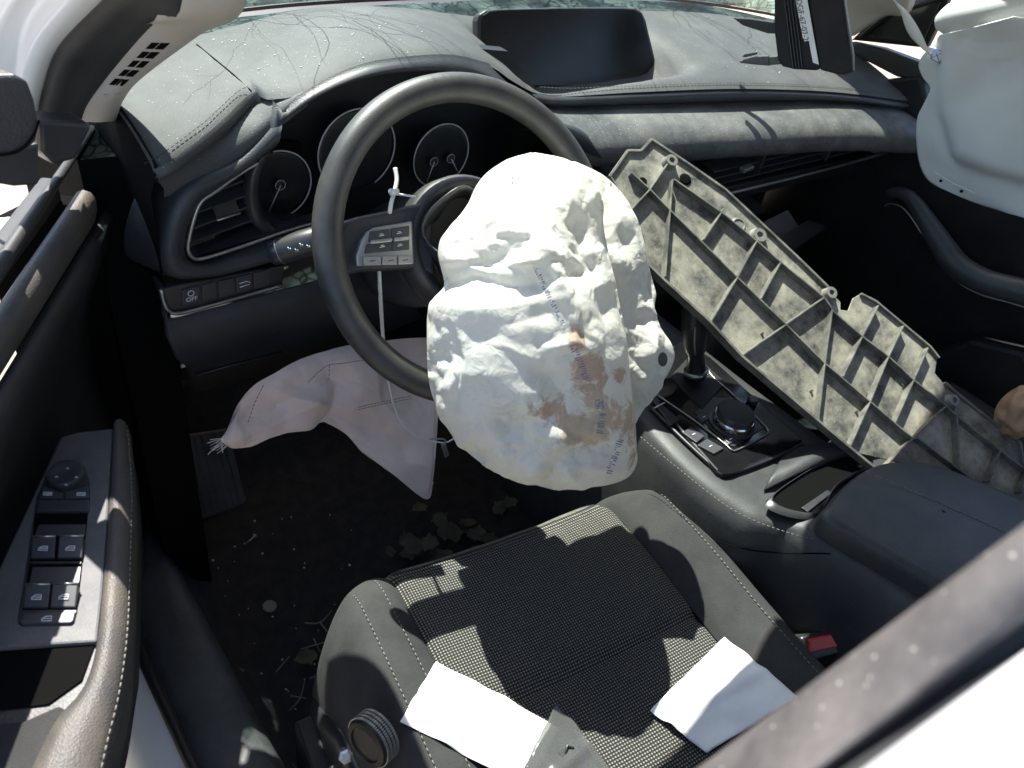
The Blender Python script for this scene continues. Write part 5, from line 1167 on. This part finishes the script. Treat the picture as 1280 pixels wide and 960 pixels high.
# curtain airbag
cur = thing('curtain_airbag', 'large white side curtain airbag hanging over the passenger door', 'airbag', AX(1220, 20, 1.0))
cl_ = [(1178, 44), (1163, 60), (1151, 78), (1156, 96), (1166, 110), (1158, 128), (1149, 148), (1147, 180), (1150, 205), (1162, 226), (1190, 241), (1220, 252), (1245, 259)]
cr_ = [(1275, 20), (1420, 40), (1420, 80), (1420, 110), (1420, 140), (1420, 160), (1420, 185), (1420, 210), (1420, 235), (1420, 255), (1420, 280), (1420, 300), (1420, 312)]
cL = spl([AX(x, y, 1.005) for x, y in cl_], 50); cR = spl([AX(x, y, .985) for x, y in cr_], 50); Xc = np.zeros((50, 40, 3))
for i in range(50):
    for j in range(40):
        v = j/39; p = lerp(cL[i], cR[i], v)
        x_, y_ = topx(np.array([p])); x_, y_ = x_[0], y_[0]
        line = 100 if x_ < 1180 else 100
        inner_ = 1/(1+math.exp(-(x_-1182-.3*max(0, y_-140))/4)) * 1/(1+math.exp((y_-(200+.28*(x_-1200)))/4))
        Xc[i, j] = p + Vector((-.022*inner_, 0, 0)) + Vector((-.004*math.sin(v*9+i*.12), 0, 0))
Xc = crumple(Xc, False, 1.006, 50, .05, 41, .0006, .9)
Xc = creases(upsample(Xc, False), 14, [([(1200, 60), (1195, 120), (1205, 180)], 22, .006), ([(1240, 30), (1232, 100), (1245, 190)], 26, -.006), ([(1160, 150), (1175, 190), (1200, 215)], 18, .005), ([(1185, 40), (1230, 55), (1280, 50)], 18, -.006)], 30, [(1220, 120, 35, 60, 1.4, 60, .14), (1190, 210, 30, 15, .4, 40, .14)], amp=.006)
cloth_obj('curtain', Xc, 'cloth_curtain', cur, cu=False); cur.children[0].modifiers.new('solid', 'SOLIDIFY').thickness = .004
MB().tube(spl([AX(x, y, 1.0) for x, y in ((1172, 28), (1200, 22), (1260, 10), (1330, -8), (1420, -30))], 30), [.012, .020] + [.026]*27 + [.02], 16).o('rolled_edge', 'cloth_curtain', cur)
for x, y in ((1176, 226), (1202, 239), (1268, 268), (1166, 89)):
    MB().lathe(AX(x, y, .997), (-1, 0, 0), [(.0028, 0), (.0028, .001), (.0003, .001)], 12).o('rivet_hole', 'gap', cur)
MB().grid([[AX(x, y, .9965), AX(x+1, y+1.6, .995)] for x, y in spl([(1168, 214, 0), (1190, 227, 0), (1219, 241, 0)], 12) and [(p[0], p[1]) for p in spl([(1168, 214, 0), (1190, 227, 0), (1219, 241, 0)], 12)]]).o('fold_line', 'strap', cur)
tstr = spl([AX(x, y, .985) for x, y in ((1100, -30), (1118, 0), (1130, 14), (1140, 34), (1150, 52), (1160, 66))], 30)
tb = []
for i, p in enumerate(tstr):
    a = i*.25; wd_ = Vector((0, math.cos(a)*.3+.7, .4*math.sin(a)))*.011; tb.append([p - wd_, p + wd_*.2 + Vector((-.003, 0, 0)), p + wd_])
MB().grid(tb).o('tether', 'strap', cur, solid=.002)
lq = [AX(x, y, .984) for x, y in ((1160, 58), (1192, 64), (1186, 84), (1158, 73))]
lab = prism('label_patch', lq, (.004, 0, 0), 'print_white', cur, bevel=.001)
bxq = [AX(x, y, .9825) for x, y in ((1168, 61), (1180, 65), (1175, 79), (1163, 73))]
MB().tube(bxq + [bxq[0]], .0007, 4).tube([bxq[0], bxq[2]], .0006, 4).tube([bxq[1], bxq[3]], .0006, 4).o('label_print', 'blue_ink', lab)
# passenger seat front
pst = thing('passenger_seat', 'black passenger seat cushion behind the plastic undertray panel', 'seat', (.80, -.2, 0))
rows = []
for t in np.linspace(0, 1, 30):
    row = []
    for s in np.linspace(-1, 1, 31):
        y = lerp(-.5, .13, min(1, t/.75)) - .06*abs(s)**3; z = .27 + .02*abs(s)**2 - .07*max(0, abs(s)-.8)/.2
        if t > .75: q = (t-.75)/.25; y += .05*math.sin(q*1.57); z -= .20*q*q
        row.append(Vector((.80 + .25*s, y, z)))
    rows.append(row)
MB().grid(rows).o('cushion', 'grey_seat', pst)
rows = [[Vector((.80 + .25*s*lerp(1, .8, v), -.46 - .25*v + .05*abs(s)**3, .28 + .62*v)) for s in np.linspace(-1, 1, 21)] for v in np.linspace(0, 1, 12)]
MB().grid(rows).o('backrest', 'grey_seat', pst, solid=.1)
# crumpled brown wrapper at the far end of the panel
cw = AP(1279, 515, pA + pn_*.03, pn_); Xw = np.zeros((16, 20, 3))
for i in range(16):
    for j in range(20):
        a, b = math.pi*(i+.5)/16, 2*math.pi*j/20; Xw[i, j] = cw + Vector((.03*math.sin(a)*math.cos(b), .03*math.sin(a)*math.sin(b), .045*math.cos(a)))
Xw = crumple(Xw, True, 1.16, 80, .03, 51, .006, .2); Xw = upsample(Xw, True); Xw = crumple(Xw, True, 1.05, 40, .05, 52, .001, .4)
wr_ = cloth_obj('crumpled_wrapper', Xw, 'brown_paper', None); tag(wr_, 'crumpled glossy brown wrapper at the end of the undertray panel', 'wrapper')
# papers in the glovebox mouth
for k, (qd, lb) in enumerate(((((938, 285), (985, 262), (1002, 288), (950, 306)), 'grey folded booklet lying in the open glovebox mouth'), (((965, 300), (1010, 275), (1032, 282), (990, 312)), 'dark thin folder beside the booklet in the glovebox mouth'))):
    tag(prism(('booklet', 'folder')[k], [AZ(x, y, .462+.006*k) for x, y in qd], (0, 0, -.01), ('switch_plate', 'bezel')[k], bevel=.001), lb, ('booklet', 'folder')[k])

# ================================================================== MODULE HANGING AT THE WINDSHIELD
md = thing('camera_module', 'black finned module with white label hanging in front of the windshield', 'module', CAMPOS + ray(1015, 60)*1.2)
mo = CAMPOS + ray(1015, 45)*1.2; mnn = (CAMPOS-mo).normalized(); mnn = (mnn + Vector((-.12, .1, .05))).normalized()
def MP(x, y, h=0): return AP(910 + x*.2266, y*.2265, mo, mnn) + mnn*h
prism('housing', [MP(x, y, -.002) for x, y in ((255, -80), (255, 170), (275, 330), (300, 365), (350, 378), (480, 385), (520, 362), (500, 300), (440, -80))], -mnn*.03, 'black', md, bevel=.002)
prism('front_block', [MP(x, y, .006) for x, y in ((440, -80), (500, 300), (512, 385), (600, 408), (640, 410), (680, 392), (690, 380), (625, -80))], -mnn*.045, 'black', md, bevel=.004)
prism('edge_plate', [MP(x, y, .004) for x, y in ((618, -80), (690, 390), (690, 300), (632, -80))], -mnn*.04, 'torn', md, bevel=.001)
for k in range(4):
    x = 322 + k*17; prism('fin', [MP(x-22, -80, .004), MP(x-15, -80, .004), MP(x+42, 375, .004), MP(x+35, 375, .004)], -mnn*.012, 'bezel', md, bevel=.0005)
lb_ = prism('label', [MP(x, y, .0035) for x, y in ((374, -40), (440, -40), (440, 10), (503, 358), (470, 345), (448, 230), (418, 228), (376, 10))], -mnn*.003, 'print_white', md, bevel=0)
text('label_text', 'BDGF-67-07-20', .0115, MP(411, 112, .0040), MP(430, 225)-MP(392, 10), MP(430, 110)-MP(392, 118), 'ink', lb_)
prism('stem', [MP(x, y, -.004) for x, y in ((215, 312), (285, 308), (290, 352), (215, 358))], -mnn*.012, 'torn', md, bevel=.001)
prism('prong', [MP(x, y, -.002) for x, y in ((58, 335), (160, 308), (225, 305), (228, 362), (140, 355), (62, 346))], -mnn*.010, 'torn', md, bevel=.002)
prism('prong_tip', [MP(x, y, -.002) for x, y in ((75, 312), (90, 298), (158, 286), (160, 298), (95, 315))], -mnn*.006, 'bezel', md, bevel=.0008)
prism('arm', [MP(x, y, -.03) for x, y in ((0, 85), (100, 90), (240, 110), (262, 175), (200, 175), (60, 130))], -mnn*.01, 'seal', md, bevel=.002)

# ================================================================== DEBRIS ON THE FLOOR
def fl(px, py, lift=.0):
    p = AZ(px, py, .01); p = AZ(px, py, floor_z(p.x, p.y) + lift); return p
rg = random.Random(21)
coin = MB().lathe(fl(337, 758, .003), (.1, -.1, 1), [(.0105, 0), (.0108, .0008), (.0105, .0016), (.009, .0016), (.0086, .0013), (.0003, .0013)], 24).o('coin', 'boss'); tag(coin, 'small grey coin lying on the black carpet', 'coin')
sc = fl(312, 677, .005); scr = thing('screw', 'small pointed screw on the carpet below the footrest', 'screw', sc)
MB().tube([sc + Vector((-.006, 0, 0)), sc + Vector((.006, .004, 0)), sc + Vector((.010, .006, 0))], [.0006, .0018, .0018], 8).o('shank', 'steel', scr); MB().lathe(sc + Vector((.010, .006, 0)), (1, .5, 0), [(.0018, 0), (.0042, .001), (.004, .003), (.001, .004)], 12).o('head', 'steel', scr)
sc = AX(432, 945, -.345); bol = thing('bolt', 'blue grey bolt standing beside the seat rail', 'bolt', sc)
MB().tube([sc + Vector((.004, .012, -.016)), sc + Vector((0, 0, 0))], .0032, 10).o('shank', 'steel', bol); MB().lathe(sc, Vector((-.2, -.6, .8)), [(.0065, -.001), (.0065, .003), (.004, .004), (.001, .004)], 6).o('head', 'steel', bol, smooth=False)
tw = [('forked dry twig beside the seat side shield', [[(381, 779), (400, 778), (415, 763)], [(400, 778), (418, 800), (432, 808)], [(375, 812), (405, 803), (418, 800)], [(392, 798), (400, 815)]]),
      ('long bent twig running under the driver seat edge', [[(387, 848), (415, 838), (438, 822), (446, 815)], [(405, 868), (425, 845)]]),
      ('short broken twig in front of the seat rail', [[(362, 888), (375, 873), (381, 850)], [(363, 870), (383, 873)]]),
      ('thin twig near the coin on the carpet', [[(345, 840), (358, 825), (362, 820)]]),
      ('small stalk tuft near the sill on the carpet', [[(282, 792), (292, 798), (296, 805)], [(284, 797), (292, 795)]]),
      ('pale straw lying near the sill on the carpet', [[(297, 834), (308, 840)], [(300, 838), (309, 839)]]),
      ('two crossed straws at the foot of the seat rail', [[(368, 944), (390, 958)], [(365, 955), (372, 965)]])]
for lb, segs in tw:
    b = MB()
    for sg in segs: b.tube(spl([fl(x, y, .006 + .004*rg.random()) for x, y in sg], 10), [.0013*(1-.06*i) for i in range(10)], 5)
    tag(b.o('twig', 'twig'), lb, 'twig', 'twigs on the carpet')
def leaf(px, py, sz, ang, tilt, label, group):
    p = fl(px, py, .012 + rg.random()*.02); n = 8; rows = []
    for i in range(n+1):
        t = i/n; w_ = sz*.42*math.sin(math.pi*t**.8)*(1 + .25*math.sin(t*20)); c = Vector((math.cos(ang), math.sin(ang), tilt))*sz*(t-.5); s = Vector((-math.sin(ang), math.cos(ang), .2))
        rows.append([p + c - s*w_ + Vector((0, 0, .18*w_)), p + c, p + c + s*w_ + Vector((0, 0, .25*w_))])
    tag(MB().grid(rows).o('dry_leaf', 'leaf'), label, 'leaf', group)
for k in range(26):
    x = rg.gauss(548, 38); y = 690 - (x-500)*.25 + rg.gauss(0, 16)
    if 485 < x < 640: leaf(x, y, rg.uniform(.022, .042), rg.uniform(0, 6.28), rg.uniform(-.3, .4), 'dry olive leaf in the pile under the front of the driver seat', 'dry leaves under the seat front')
leaf(385, 824, .035, 2.9, .1, 'single curled dry leaf between twigs beside the seat', None) if 0 else None
leaf(382, 822, .036, 2.9, .1, 'single curled dry leaf among the twigs beside the seat', 'loose leaf'); leaf(448, 790, .03, 1.2, .3, 'yellowish leaf against the side of the driver seat', 'loose leaf at seat side')
gb = MB()
for k in range(90):
    x, y = rg.uniform(190, 470), rg.uniform(640, 960); p = AZ(x, y, .01)
    if p.x < -.325: continue
    p = fl(x, y, .001); s = rg.uniform(.0005, .0015); a = rg.uniform(0, 3); gb.box(p, Vector((math.cos(a), math.sin(a), .2))*s, Vector((-math.sin(a), math.cos(a), 0))*s*rg.uniform(.3, 1), Vector((0, 0, s*.6)))
for k in range(90):
    if rg.random() < .6: p = cast(top, rg.uniform(200, 560), rg.uniform(30, 90), .0005)
    else: p = cast(top, rg.uniform(880, 1080), rg.uniform(40, 105), .0005)
    if p is None: continue
    s = rg.uniform(.0003, .0008); a = rg.uniform(0, 3); gb.box(p, Vector((math.cos(a), math.sin(a), .2))*s, Vector((-math.sin(a), math.cos(a), 0))*s, Vector((0, 0, s*.6)))
cr = gb.o('glass_crumbs', 'glasscrumb', smooth=False); cr['kind'] = 'stuff'; cr['label'] = 'scattered crumbs of broken glass on the floor and dashboard'; cr['category'] = 'glass crumbs'
